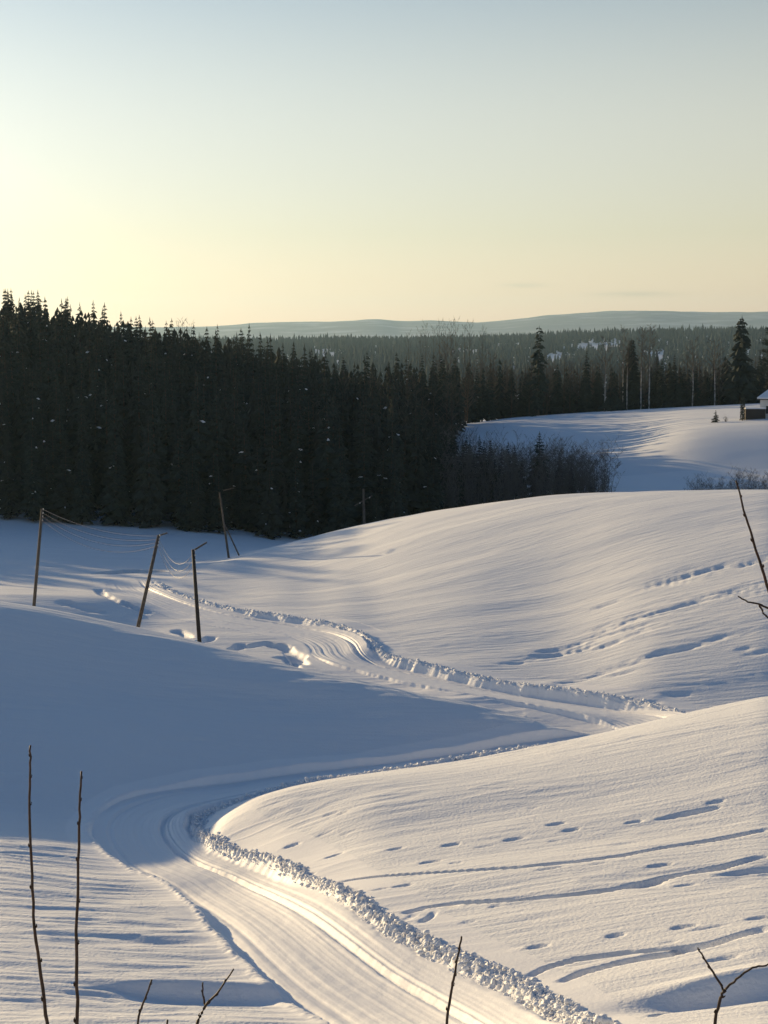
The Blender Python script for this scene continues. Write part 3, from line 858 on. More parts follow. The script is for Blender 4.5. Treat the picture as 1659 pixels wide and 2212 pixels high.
for (r, U, x, y), z in zip(cand, cz):
    Vs = np.interp(U, SKY_U, SKY_V)
    if r < 335 and U > 830: Vs = max(Vs, np.interp(U, [830, 880, 930, 985], [768, 815, 880, 925]) + random.uniform(-14, 14))
    elif 290 < r < 354 and U > 690: Vs = max(Vs, 792 + random.uniform(-14, 14))
    hm = top_height(x, y, z, Vs)
    h = random.uniform(12.5, 20.0)
    front = r - np.interp(U, FR_U, FR_R)
    if front < 9: h *= random.uniform(0.45, 0.8)
    h = min(h, hm * random.uniform(0.76, 1.04))
    if h < 5: continue
    Vt = 740 - (z + h) / r * FPX
    a, b = int(max(0, U + 100 - 2.2/r*FPX)), int(min(1899, U + 100 + 2.2/r*FPX))
    if b <= a: continue
    cov = np.minimum(seen[a:b], 740 - z / r * FPX)
    vis = np.maximum(cov - Vt, 0).sum()
    seen[a:b] = np.minimum(seen[a:b], Vt + 25)
    if not (0 < U < 1659): vis *= 0.2
    rows.append((vis, x, y, z, h, U, Vt, r))
rows.sort(key=lambda t: -t[0])
N_SPRUCE = 262
ORD = ['first', 'second', 'third', 'fourth', 'fifth', 'sixth', 'seventh', 'eighth', 'ninth', 'tenth', 'eleventh', 'twelfth', 'thirteenth', 'fourteenth', 'fifteenth',
       'sixteenth', 'seventeenth', 'eighteenth', 'nineteenth', 'twentieth', 'twenty-first', 'twenty-second', 'twenty-third', 'twenty-fourth']
def number_off(items, text):
    """items: [(U, thing)]; labels them in order from the left"""
    items = sorted(items, key=lambda t: t[0])
    for i, (U, o) in enumerate(items):
        n = ORD[i] if i < len(ORD) else 'far right'
        o['label'] = text % n if len(items) > 1 else text.replace('%s', 'single').replace(' from left', '')
PLACES = [(75, 'left of the leftmost pole'), (190, 'just right of the leftmost pole'), (300, 'left of the leaning pole'), (390, 'between leaning and upright poles'), (470, 'left of the braced pole'),
          (560, 'right of the braced pole'), (680, 'midway between braced and crossarm poles'), (790, 'left of the crossarm pole'), (880, 'right of the crossarm pole'), (2000, 'beside the bare thicket')]
cells = {}
for k, (vis, x, y, z, h, U, Vt, r) in enumerate(rows[:N_SPRUCE]):
    p = SPR[(k * 7 + int(x * 3)) % len(SPR)]
    sc_ = h / 18.0; wd = sc_ ** 0.7 * random.uniform(0.8, 1.3)
    place = [t for lim, t in PLACES if U < lim][0]
    fr_ = r - np.interp(U, FR_U, FR_R)
    tier = 'foot' if fr_ < 12 else ('skyline' if Vt < np.interp(U, SKY_U, SKY_V) + 40 else 'slope')
    grp = {'foot': 'spruces along the foot of the big wood', 'slope': 'spruces inside the big wood', 'skyline': 'spruces on the skyline of the big wood'}[tier]
    o = make_spruce(p, (x, y, z), random.random() * 6.28, (wd, wd, sc_), '', 'spruce_tree' and grp, snow=random.random() < 0.65)
    o.rotation_euler = (random.gauss(0, 0.02), random.gauss(0, 0.02), o.rotation_euler[2])
    cells.setdefault((tier, place), []).append((U, o))
for (tier, place), it in cells.items():
    number_off(it, {'foot': '%s low spruce from left at the wood\'s foot, ', 'slope': '%s dark spruce from left inside the wood, ', 'skyline': '%s spruce from left topping the wood\'s skyline, '}[tier] + place)
rest = [(x, y, z, h) for (vis, x, y, z, h, U, Vt, r) in rows[N_SPRUCE:]]

def joined(name, spots, mat, protos, label):
    vs, fs = [], []; b = 0
    for i, (x, y, z, h) in enumerate(spots):
        v, f = protos[i % len(protos)]
        a = random.random() * 6.28; c, sn = math.cos(a), math.sin(a); k = h / 18.0; w = k ** 0.7
        q = np.stack([(v[:, 0]*c - v[:, 1]*sn) * w + x, (v[:, 0]*sn + v[:, 1]*c) * w + y, v[:, 2] * k + z], 1)
        vs.append(q); fs.append(f + b); b += len(v)
    V = np.concatenate(vs); F = np.concatenate(fs)
    return link(name, mesh_arrays(name, V, F.ravel(), np.full(len(F), F.shape[1]), False), mat, kind='stuff', label=label)
joined('spruce_forest', rest, M['needles'], LOW, 'mass of dark spruces filling the inside of the big wood on the left')
# unseen wood beyond the left frame edge, added to shade the snow field
spots = []
for gx in np.arange(-330, -40, 5.4):
    for gy in np.arange(110, 380, 5.4):
        x = gx + random.uniform(-2, 2); y = gy + random.uniform(-2, 2); r = math.hypot(x, y); U = 829.5 + x / y * FPX
        if U >= -90 or r < 217 + random.uniform(0, 4) or r > 345: continue
        spots.append((x, y, r))
zz = snow_height(np.array([q[0] for q in spots]), np.array([q[1] for q in spots]))
joined('spruce_forest', [(q[0], q[1], z, random.uniform(13, 20)) for q, z in zip(spots, zz)], M['needles'], LOW, 'unseen spruces running on to the left, added to shade the snow field')

def bare_tree_parts(seed, h, spread, limbs=22, first=0.3, up=0.75, thick=0.011, twig_w=0.03, birch=True):
    R = random.Random(seed)
    lean = (R.uniform(-0.02, 0.02), R.uniform(-0.02, 0.02))
    axis = lambda q: Vector((lean[0]*h*q + 0.012*h*math.sin(3*q + seed), lean[1]*h*q + 0.010*h*math.sin(2.3*q + seed*2), h*q))
    tb = MB(); qs = [-0.04, 0.1, 0.25, 0.45, 0.65, 0.85, 1.0]
    tb.tube([axis(q) for q in qs], [thick*h*(1.05 - max(q, 0))**0.8 + 0.01 for q in qs], 7)
    cb = MB()
    for i in range(limbs):
        q = first + (0.97 - first) * (i + R.random()*0.6) / limbs
        a = i * 2.4 + R.uniform(-0.4, 0.4)
        L = spread * (1.15 - 0.75*q) * R.uniform(0.7, 1.2)
        d = Vector((math.cos(a), math.sin(a), 0))
        p0 = axis(q); slope = up * R.uniform(0.7, 1.3)
        pts = [p0, p0 + d*L*0.5 + Vector((0, 0, L*0.5*slope)), p0 + d*L*0.85 + Vector((0, 0, L*0.95*slope))]
        r0 = thick*h*0.35*(1.1 - q)
        cb.tube(pts, [r0, r0*0.6, r0*0.25], 4, False)
        for j in range(5):
            t = 0.3 + 0.14*j
            s0 = pts[0].lerp(pts[1], min(1, t*2)) if t < 0.5 else pts[1].lerp(pts[2], (t-0.5)*2)
            b = a + R.uniform(-1.2, 1.2); l2 = L*R.uniform(0.3, 0.55)
            e = s0 + Vector((math.cos(b)*l2*0.7, math.sin(b)*l2*0.7, l2*R.uniform(0.3, 0.9)))
            cb.tube([s0, e], [r0*0.4 + 0.008, twig_w*0.5], 3, False)
            for m in range(4):
                u = R.uniform(0.25, 1.0); c0 = s0.lerp(e, u); c = b + R.uniform(-1.3, 1.3); l3 = l2*R.uniform(0.35, 0.7)
                g = c0 + Vector((math.cos(c)*l3*0.6, math.sin(c)*l3*0.6, l3*R.uniform(-0.1, 0.9)))
                cb.tube([c0, g], [twig_w*0.6, twig_w*0.25], 3, False)
    return tb.mesh('trunk', True), cb.mesh('crown', False)
def make_bare(parts, loc, rz, scale, label, group, name='birch_tree', category='birch', pale=True):
    t = thing(name, loc, label, category, group, rz); t.scale = scale
    link('trunk', parts[0], M['birch'], t); link('crown', parts[1], M['twig'], t)
    return t
BIR = [bare_tree_parts(21, 18, 3.6, 30, 0.40, 0.9, 0.009, 0.05), bare_tree_parts(22, 18, 3.0, 28, 0.46, 1.0, 0.009, 0.05), bare_tree_parts(23, 18, 4.0, 32, 0.36, 0.8, 0.009, 0.05)]
def brown(ps):                             # the same tree with a dark trunk
    out = []
    for a, b in ps:
        m = a.copy(); m.materials.clear(); m.materials.append(M['bark']); out.append((m, b))
    return out
ALD = brown([bare_tree_parts(31, 14, 3.0, 26, 0.2, 0.8), bare_tree_parts(32, 14, 2.5, 26, 0.18, 1.0), bare_tree_parts(33, 14, 3.4, 28, 0.22, 0.7)])

THIN = brown([bare_tree_parts(24, 18, 2.6, 22, 0.5, 1.1, 0.006), bare_tree_parts(25, 18, 2.2, 20, 0.55, 1.2, 0.006), bare_tree_parts(26, 18, 2.9, 24, 0.45, 1.0, 0.006)])

# wood behind the upper field, on the right
RF_U = [900, 985, 1100, 1300, 1440, 1660, 1900]
RF_R = [352, 374, 395, 399, 402, 408, 410]
RS_V = lambda U: np.interp(U, [900, 960, 1050, 1130, 1220, 1330, 1420, 1500, 1600, 1660], [765, 755, 752, 768, 778, 775, 770, 775, 760, 745])
spots = []
for gx in np.arange(5, 125, 3.6):
    for gy in np.arange(330, 470, 3.9):
        x = gx + random.uniform(-1.6, 1.6); y = gy + random.uniform(-1.7, 1.7); r = math.hypot(x, y); U = 829.5 + x / y * FPX
        if U < 930 or U > 1720: continue
        f = np.interp(U, RF_U, RF_R)
        if r < f + random.uniform(0, 4) or r > f + 62: continue
        spots.append((r - f, x, y, r, U))
spots.sort()
cell_s, cell_b = {}, {}
RPL = [(1020, 'above the thicket\'s left end'), (1130, 'left of the tall ragged spruce'), (1200, 'behind the tall ragged spruce'), (1300, 'left of the pale birches'), (1420, 'behind the pale birches'), (1530, 'left of the lone pale birch'), (2000, 'near the broad spruce')]
zz = snow_height(np.array([q[1] for q in spots]), np.array([q[2] for q in spots]))
n_sp = n_ba = 0; deep = []
for (dep, x, y, r, U), z in zip(spots, zz):
    hm = top_height(x, y, z, RS_V(U) + random.gauss(8, 12))
    kind = random.random()
    if kind < 0.45:
        h = min(hm, random.uniform(13, 20)) * random.uniform(0.78, 1.04)
        if n_sp < 30 and dep < 40 and h > 5:
            k = h / 18
            o = make_spruce(SPR[(n_sp * 3) % 5], (x, y, z), random.random()*6.28, (k**0.8, k**0.8, k), '', 'spruces of the wood behind the upper field', snow=False); n_sp += 1
            cell_s.setdefault([t for lim, t in RPL if U < lim][0], []).append((U, o))
        elif h > 5: deep.append((x, y, z, h))
    else:
        h = min(hm, random.uniform(13, 19)) * random.uniform(0.82, 1.05)
        if h > 5 and n_ba < 150:
            k = h / 14
            o = make_bare(ALD[n_ba % 3], (x, y, z), random.random()*6.28, (k**0.6, k**0.6, k), '', 'bare brown trees of the wood behind the upper field', 'bare_tree', 'tree'); n_ba += 1
            cell_b.setdefault(([t for lim, t in RPL if U < lim][0], 'front' if dep < 20 else 'back'), []).append((U, o))
for pl, it in cell_s.items(): number_off(it, '%s dark spruce from left in the field-edge wood, ' + pl)
for (pl, row), it in cell_b.items(): number_off(it, '%s bare brown tree from left, ' + row + ' of far wood, ' + pl)
joined('spruce_forest', deep, M['needles'], LOW, 'dark spruces deep inside the wood behind the upper snow field')

def spot(U, D):
    th, _ = ray(U, 900); return D * math.sin(th), D * math.cos(th)
def tree_at(U, D, Vtop):
    x, y = spot(U, D); z = ground_at(x, y); return x, y, z, top_height(x, y, z, Vtop)
# single trees one can point to
def one_spruce(p, U, D, Vtop, wide, label, snow=False):
    x, y, z, h = tree_at(U, D, Vtop)
    return make_spruce(p, (x, y, z - 0.1), random.random()*6, (wide, wide, h/18.0), label, None, snow)
RAG = spruce_parts(41, 18, 1.9, 34, 8, 0.5, 0.42, 0.1)
ROUND = spruce_parts(42, 18, 2.1, 44, 11, 0.55, 0.12, 0.04)
WIDE = spruce_parts(43, 18, 3.6, 30, 10, 0.62, 0.3, 0.12)
one_spruce(RAG, 1163, 396, 703, 1.15, 'tall ragged spruce rising alone above the wood, right of the thin bare birches')
one_spruce(ROUND, 1362, 402, 730, 1.25, 'smooth dense dark conical evergreen between the pale birch trunks')
one_spruce(WIDE, 1598, 400, 680, 1.0, 'tallest broad spruce behind the columnar bush near the house')
one_spruce(SPR[1], 1266, 404, 752, 0.8, 'slim pointed spruce standing clear of the wood left of the birches')
one_spruce(SPR[0], 1455, 404, 765, 0.85, 'pointed spruce right of the last pale birch trunk')
one_spruce(SPR[3], 1428, 403, 776, 0.85, 'smaller of the two pointed spruces right of the birches')
one_spruce(SPR[2], 540, 318, 697, 1.0, 'spruce poking highest where the big wood meets the distant hills')
one_spruce(SPR[4], 1546, 309, 884, 0.30, 'tiny spruce alone on the snow left of the house')
one_spruce(SPR[2], 1166, 246, 930, 0.85, 'dark spruce standing in the middle of the bare thicket')
one_spruce(SPR[0], 1151, 388, 868, 0.35, 'small dark spruce at the edge of the upper field, below the tall ragged spruce')
def pine():
    R = random.Random(5); v, f = [], []; tb = MB()
    h = 20
    tb.tube([(0, 0, -0.5), (0.2, 0.1, 8), (0.1, 0.3, 15), (0.3, 0.2, 19)], [0.32, 0.26, 0.16, 0.04], 8)
    for i in range(46):
        q = R.uniform(0.35, 1.0); z = h*q; a = R.random()*6.28; L = (1.2 - 0.75*q) * 5.2 * R.uniform(0.5, 1.1)
        e = Vector((math.cos(a)*L, math.sin(a)*L, z + R.uniform(-0.3, 1.0)))
        tb.tube([(0.15, 0.2, z - 0.6), e], [0.07, 0.02], 4, False)
        for c in range(3):
            cc = Vector((0.15, 0.2, z)).lerp(e, R.uniform(0.55, 1.05))
            for t in range(34):
                p = cc + Vector((R.gauss(0, 0.55), R.gauss(0, 0.55), R.gauss(0.1, 0.22)))
                s1 = Vector((R.gauss(0, .3), R.gauss(0, .3), R.gauss(.08, .14))); s2 = Vector((R.gauss(0, .3), R.gauss(0, .3), R.gauss(.08, .14)))
                b = len(v); v += [tuple(p), tuple(p + s1), tuple(p + s2)]; f.append((b, b+1, b+2))
    return tb.mesh('trunk', True), mesh_arrays('crown', np.array(v), [i for q in f for i in q], [3]*len(f), False)
pt = pine()
x, y, z, h = tree_at(1672, 372, 712)
t = thing('pine_tree', (x, y, z), 'dark open-crowned pine cut by the right edge, above the house', 'pine'); t.scale = (1, 1, h/20.0)
link('trunk', pt[0], M['bark'], t); link('crown', pt[1], M['needles'], t)

for U, D, V, k, lab in [(1305, 399, 728, 0.9, 'leftmost of the pale birch trunks, rising from a dark bush at the field edge'),
                        (1345, 401, 712, 0.85, 'thin pale birch close against the left side of the dark conical evergreen'),
                        (1354, 397, 735, 0.8, 'thin pale birch in front of the dark conical evergreen'),
                        (1384, 397, 715, 0.95, 'pale birch just right of the dark conical evergreen'),
                        (1403, 396, 706, 1.1, 'stoutest pale birch trunk at the field edge, forked high up'),
                        (1541, 399, 735, 1.0, 'lone pale birch trunk between the small spruces and the broad spruce'),
                        (965, 372, 726, 0.8, 'birch with a short bright stretch of trunk inside the wood'),
                        (1495, 404, 735, 1.0, 'bare birch with a wide grey crown between spruces and lone pale trunk')]:
    x, y, z, h = tree_at(U, D, V)
    make_bare(BIR[int(U) % 3], (x, y, z), random.random()*6, (k, k, h/18.0), lab, None)
thin_r, thin_l = [], []
for i, (U, V) in enumerate([(905, 712), (922, 700), (938, 706), (950, 694), (962, 700), (972, 691), (986, 690), (1000, 702), (1012, 694), (1040, 708), (880, 720), (395, 690), (412, 697), (385, 694)]):
    D = 425 if U > 500 else 335
    x, y, z, h = tree_at(U, D + random.uniform(-8, 8), V)
    o = make_bare(THIN[i % 3], (x, y, z), random.random()*6, (0.8, 0.8, h/18.0), '', 'thin birches above the skyline' if U > 500 else 'bare treetops on the left skyline')
    (thin_r if U > 500 else thin_l).append((U, o))
number_off(thin_r, '%s from left of the thin bare birches rising faintly above the middle skyline')
number_off(thin_l, '%s from left of the thin bare treetops among spruces on the falling skyline')
# bare trees mixed into the right end of the big wood
mixed = []
for i in range(34):
    U = random.uniform(640, 985); f = np.interp(U, FR_U, FR_R)
    x, y = spot(U, f + random.uniform(15, 100)); z = ground_at(x, y)
    h = min(random.uniform(10, 16), top_height(x, y, z, np.interp(U, SKY_U, SKY_V) + random.uniform(0, 30)))
    if h < 6: continue
    k = h / 14
    mixed.append((U, make_bare(ALD[i % 3], (x, y, z), random.random()*6, (k**0.6, k**0.6, k), '', 'bare trees among the spruces of the big wood', 'bare_tree', 'tree')))
number_off([q for q in mixed if q[0] < 800], '%s bare brown tree from left among spruces around the crossarm pole')
number_off([q for q in mixed if q[0] >= 800], '%s bare brown tree from left among spruces near the bare thicket')

# low dark bushes at the edge of the upper field
def bush_parts(seed, n=260, w=1.0, h=1.0, evergreen=True):
    R = random.Random(seed); v, f = [], []; tb = MB()
    for i in range(n):
        a = R.random()*6.28; q = R.random(); rr = w * math.sqrt(R.random()) * (1 - q)**0.45
        p = Vector((math.cos(a)*rr, math.sin(a)*rr, h*q)); s = 0.22
        p1 = p + Vector((R.gauss(0, s), R.gauss(0, s), R.gauss(0, s))); p2 = p + Vector((R.gauss(0, s), R.gauss(0, s), R.gauss(0, s)))
        b = len(v); v += [tuple(p), tuple(p1), tuple(p2)]; f.append((b, b+1, b+2))
    for i in range(7):
        a = R.random()*6.28; tb.tube([(0, 0, -0.2), (math.cos(a)*w*0.5, math.sin(a)*w*0.5, h*0.7)], [0.04, 0.01], 4, False)
    return tb.mesh('stem', False), mesh_arrays('foliage', np.array(v), [i for q in f for i in q], [3]*len(f), False)
BU = bush_parts(3)
for U, D, w, h, lab in [(1322, 397, 3.0, 3.0, 'wide low dark bush at the foot of the leftmost pale birch'),
                        (1440, 396, 1.4, 1.3, 'small dark bush at the field edge below the two pointed spruces'),
                        (1340, 398, 1.2, 2.0, 'narrow dark bush beside the wide low one at the birches')]:
    x, y = spot(U, D)
    t = thing('evergreen_bush', (x, y, ground_at(x, y)), lab, 'bush'); t.scale = (w, w, h)
    link('stem', BU[0], M['bark'], t); link('foliage', BU[1], M['needles'], t)
def juniper():
    R = random.Random(9); v, f = [], []
    for i in range(900):
        q = R.random(); a = R.random()*6.28; rr = 0.42 * (1 if q < 0.9 else 0.75) * math.sqrt(R.uniform(0.3, 1))
        p = Vector((math.cos(a)*rr, math.sin(a)*rr, 0.05 + 4.1*q))
        p1 = p + Vector((math.cos(a)*0.06, math.sin(a)*0.06, R.uniform(0.12, 0.3))); p2 = p + Vector((R.gauss(0, .09), R.gauss(0, .09), R.uniform(-0.05, 0.1)))
        b = len(v); v += [tuple(p), tuple(p1), tuple(p2)]; f.append((b, b+1, b+2))
    mb = MB(); mb.tube([(0, 0, -0.3), (0, 0, 4.0)], [0.12, 0.03], 6)
    return mb.mesh('trunk', True), mesh_arrays('crown', np.array(v), [i for q in f for i in q], [3]*len(f), False)
ju = juniper()
x, y = spot(1603.5, 309)
t = thing('columnar_juniper', (x, y, ground_at(x, y)), 'dark narrow column-shaped evergreen beside the low shed', 'juniper')
link('trunk', ju[0], M['bark'], t); link('crown', ju[1], M['needles'], t)

# bare thickets
def thicket_parts(seed, h, w, stems):
    R = random.Random(seed); sb = MB(); tb = MB()
    for i in range(stems):
        a = R.random()*6.28; q = R.random()
        bx, by = math.cos(a)*w*0.25*q, math.sin(a)*w*0.25*q
        hh = h * R.uniform(0.35, 1.0); ox, oy = math.cos(a)*w*0.85*q + R.gauss(0, 0.3), math.sin(a)*w*0.85*q + R.gauss(0, 0.3)
        pts = [Vector((bx, by, -0.4)), Vector((bx + ox*0.35, by + oy*0.35, hh*0.45)), Vector((bx + ox, by + oy, hh))]
        sb.tube(pts, [0.04, 0.025, 0.01], 4, False)
        for j in range(13):
            t = R.uniform(0.2, 1.0); p = pts[0].lerp(pts[1], t*2) if t < 0.5 else pts[1].lerp(pts[2], t*2 - 1)
            b = R.random()*6.28; l = hh*R.uniform(0.07, 0.2)
            e = p + Vector((math.cos(b)*l*0.9, math.sin(b)*l*0.9, l*R.uniform(0.4, 1.0)))
            tb.tube([p, e], [0.02, 0.008], 3, False)
            for m in range(4):
                c = b + R.uniform(-1.6, 1.6); l3 = l*R.uniform(0.4, 0.8); p3 = p.lerp(e, R.uniform(0.3, 0.9))
                tb.tube([p3, p3 + Vector((math.cos(c)*l3*0.9, math.sin(c)*l3*0.9, l3*R.uniform(-0.1, 0.9)))], [0.018, 0.009], 3, False)
    return sb.mesh('stem', False), tb.mesh('twigs', False)
TK = [thicket_parts(51, 8, 3.0, 16), thicket_parts(52, 8, 2.4, 13), thicket_parts(53, 8, 3.6, 18)]
def make_thicket(p, x, y, hscale, wscale, label, group, name='bare_shrub'):
    t = thing(name, (x, y, ground_at(x, y)), label, 'shrub', group, random.random()*6.28); t.scale = (wscale, wscale, hscale)
    link('stem', p[0], M['shrub'], t); link('twigs', p[1], M['shrub'], t)
    return t
n = 0; th_cells = {}
for U in np.arange(945, 1306, 13):
    for D, row in ((238, 'front row'), (247, 'middle row'), (257, 'back row')):
        if D > 250 and U > 1280: continue
        uu = U + random.uniform(-6, 6); x, y = spot(uu, D + random.uniform(-3, 3)); z = ground_at(x, y)
        h = top_height(x, y, z, np.interp(uu, [940, 1000, 1100, 1200, 1280, 1320], [905, 918, 925, 938, 945, 960]) + random.uniform(0, 45))
        h = min(h, 10.5)
        if h < 2: continue
        o = make_thicket(TK[n % 3], x, y, h/8, 0.62, '', 'bare shrubs of the thicket'); n += 1
        half = 'left of its dark spruce' if uu < 1166 else 'right of its dark spruce'
        th_cells.setdefault((row, half), []).append((uu, o))
yg = []
for U, D, V in [(945, 244, 935), (952, 252, 925), (966, 256, 928), (984, 254, 935), (1000, 244, 950), (1016, 256, 945), (1036, 252, 938), (1060, 254, 948), (1084, 246, 962), (1112, 252, 958), (958, 240, 960), (975, 246, 948), (990, 238, 985), (1008, 250, 940), (1024, 240, 978), (1046, 246, 950), (1070, 240, 990), (1098, 250, 952), (1128, 242, 985), (1210, 248, 975), (1236, 243, 1000)]:
    x, y, z, h = tree_at(U, D, V)
    if h > 1.5: yg.append((U, make_spruce(SPR[int(U) % 5], (x, y, z - 0.1), random.random()*6, (h/18*1.15, h/18*1.15, h/18), '', 'young spruces in the thicket', False)))
number_off(yg, '%s young dark spruce from left half hidden among the grey thicket shrubs')
for (row, half), it in th_cells.items(): number_off(it, '%s grey bare shrub from left, ' + row + ' of the thicket, ' + half)
x, y = spot(1312, 237); z = ground_at(x, y)
make_thicket(TK[2], x, y, top_height(x, y, z, 950)/8, 0.85, 'bare shrub with arching stems standing alone at the right end of the thicket', None)
low_sh = []
for i, U in enumerate(np.arange(1498, 1690, 8.5)):
    x, y = spot(U + random.uniform(-3, 3), 226 + random.uniform(-4, 10)); z = ground_at(x, y)
    h = top_height(x, y, z, (1012 if U > 1590 else 1026) + random.uniform(-4, 16))
    low_sh.append((U, make_thicket(TK[i % 3], x, y, max(h, 1.2)/8, 0.4, '', 'low shrubs behind the crest at the right')))
number_off(low_sh, '%s from left of the low bare shrubs peeping over the big hill crest')
x, y = spot(1568, 308); make_thicket(TK[1], x, y, 0.17, 0.3, 'tiny bare bush between the little spruce and the columnar evergreen', None)

# far wooded valley, pale with distance
far_sp = []
tries = rng.random((26000, 2))
fr = np.sqrt(1000**2 + tries[:, 0] * (3350**2 - 1000**2)); fth = np.radians(-16 + 34 * tries[:, 1])
fx = fr * np.sin(fth); fy = fr * np.cos(fth)
dens = noise(fx/300, fy/520, 71) + 0.5 * noise(fx/120, fy/200, 72)
fU = 829.5 + np.tan(fth) * FPX
clear = np.zeros(len(fx), bool)
for u0, r0, du, dr in ((1290, 2350, 60, 170), (1205, 2000, 55, 120), (705, 2100, 40, 200), (1005, 2250, 50, 120), (1410, 2080, 30, 120), (1100, 2560, 40, 120)):
    clear |= ((fU - u0) / du) ** 2 + ((fr - r0) / dr) ** 2 < 1 + 0.5 * noise(fx/60, fy/60, 73)
ok = ((dens > -0.85) | (fr > 2700)) & ~clear
fx, fy, fr = fx[ok], fy[ok], fr[ok]
fz = base_height(fx, fy) + sstep(700, 1000, fr) * 3.0 * noise(fx/150, fy/150, 43)
FARP = []
for sd in range(4):
    R = random.Random(sd + 90); v, f = [], []
    for k in range(4):
        z0 = 2 + k*3.9; r0 = 4.2*(1 - k/4.6); n0 = 5; a0 = R.random()*6
        b = len(v); v.append((0, 0, z0 + 6.0))
        for i in range(n0):
            a = a0 + 6.283*i/n0; rr = r0*R.uniform(0.6, 1.2); v.append((rr*math.cos(a), rr*math.sin(a), z0 + R.uniform(-0.6, 0.6)))
        f += [(b, b+1+i, b+1+(i+1) % n0) for i in range(n0)]
    FARP.append((np.array(v), np.array(f)))
hs = rng.uniform(9, 17, len(fx)) * (1 + 0.25 * (rng.random(len(fx)) > 0.93))
far_spots = list(zip(fx, fy, fz - 0.5, hs))[:17000]
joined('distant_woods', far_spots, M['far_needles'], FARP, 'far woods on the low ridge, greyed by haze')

# ------------------------------------------------------------------ power poles and wires
def pole_axis(Ub, Db, Ut, Vt, depth_lean=0.0):
    xb, yb = spot(Ub, Db); zb = ground_at(xb, yb)
    Dt = Db + depth_lean
    xt, yt, zt = at(Ut, Vt, Dt)
    return Vector((xb, yb, zb)), Vector((xt, yt, zt))
def make_pole(base, top, label, r=0.13, arm=None, insul=(), brace=None, mat='pole'):
    t = thing('power_pole', base, label, 'power pole', 'wooden power poles')
    d = top - base
    mb = MB(); mb.tube([d * -0.12, d * 0.5, d * 1.0], [r, r*0.87, r*0.72], 10)
    link('pole_shaft', mb.mesh('pole_shaft', True), M[mat], t)
    if arm:
        mb = MB(); a, b = Vector(arm[0]) + d, Vector(arm[1]) + d
        mb.tube([a, b], [0.06, 0.05], 6); link('crossarm', mb.mesh('crossarm', False), M[mat], t)
    for p in insul:
        mb = MB(); p = Vector(p)
        mb.tube([p, p + Vector((0.10, -0.02, 0)), p + Vector((0.10, -0.02, 0.03)), p + Vector((0.10, -0.02, 0.13))], [0.015, 0.015, 0.05, 0.035], 7)
        link('insulator', mb.mesh('insulator', True), M['ceramic'], t)
    if brace:
        mb = MB(); mb.tube([d * 0.52 + Vector((0.05, 0, 0)), Vector(brace) - base], [0.055, 0.08], 8)
        link('brace', mb.mesh('brace', True), M['pole'], t)
    return t, d
b1, t1 = pole_axis(57, 115, 91, 1099, 1.0)
b2, t2 = pole_axis(284, 107, 343, 1156, 1.0)
b3, t3 = pole_axis(426, 101, 417, 1187, 0.0)
b4, t4 = pole_axis(491, 158, 474.5, 1064, 0.0)
b5, t5 = pole_axis(787, 180, 785, 1056, 0.0)
def along(b, t, drops): return [(t - b) * (1 - q / (t - b).length) for q in drops]
w1 = along(b1, t1, [0.1, 0.36, 0.62, 0.88]); w2 = along(b2, t2, [0.1, 0.32, 0.54, 0.76]); w3 = along(b3, t3, [0.12, 0.42, 0.72])
make_pole(b1, t1, 'leftmost wooden power pole, leaning right, four wires fanning from its top', 0.13, None, w1)
make_pole(b2, t2, 'strongly leaning wooden power pole between the leftmost pole and the dark upright one', 0.14, ((-0.1, 0, -0.06), (0.55, 0.25, 0.12)), w2)
make_pole(b3, t3, 'dark upright wooden pole with one slanting arm, at the crest of the shaded hill', 0.14, ((0.05, 0, -0.05), (0.85, 0.3, 0.42)), w3, None, 'dark_pole')
bx, by = spot(514.5, 159.5)
make_pole(b4, t4, 'weathered pole with a propping brace standing behind the lit crest', 0.12, ((0.35, 0.1, 0.2), (1.4, 0.4, 0.42)), (), (bx, by, ground_at(bx, by) - 0.1))
make_pole(b5, t5, 'pole with small crossarms seen against the wood above the lit crest', 0.17, ((-1.0, -0.3, -1.9), (1.0, 0.3, -0.8)), [((-0.6, -0.2, (t5-b5).z - 1.65)), ((0.5, 0.1, (t5-b5).z - 1.05))])
mb = MB()
def wire(p, q, sag, label, r=0.014):
    n = 26; pts = []
    for i in range(n + 1):
        u = i / n; c = p.lerp(q, u); pts.append(c + Vector((0, 0, -4 * sag * u * (1 - u))))
    m = MB(); m.tube([a - p for a in pts], r, 4, True)
    o = link('power_wire', m.mesh('power_wire', True), M['wire'], None)
    o.location = p; o['label'] = label; o['category'] = 'wire'; o['group'] = 'sagging power wires'
OFF = Vector((0.10, -0.02, 0.05))
names4 = ['topmost', 'second', 'third', 'lowest']
for i in range(4):
    wire(b1 + w1[i] + OFF, b2 + w2[i] + OFF, [0.55, 0.75, 0.95, 1.2][i], names4[i] + ' of the four thin wires sagging from the leftmost pole to the leaning pole')
for i in range(3):
    wire(b2 + w2[i + 1] + OFF, b3 + w3[i] + OFF, [1.25, 1.45, 1.65][i], ['upper', 'middle', 'lowest'][i] + ' of the three deep-sagging wires between leaning pole and dark upright pole')

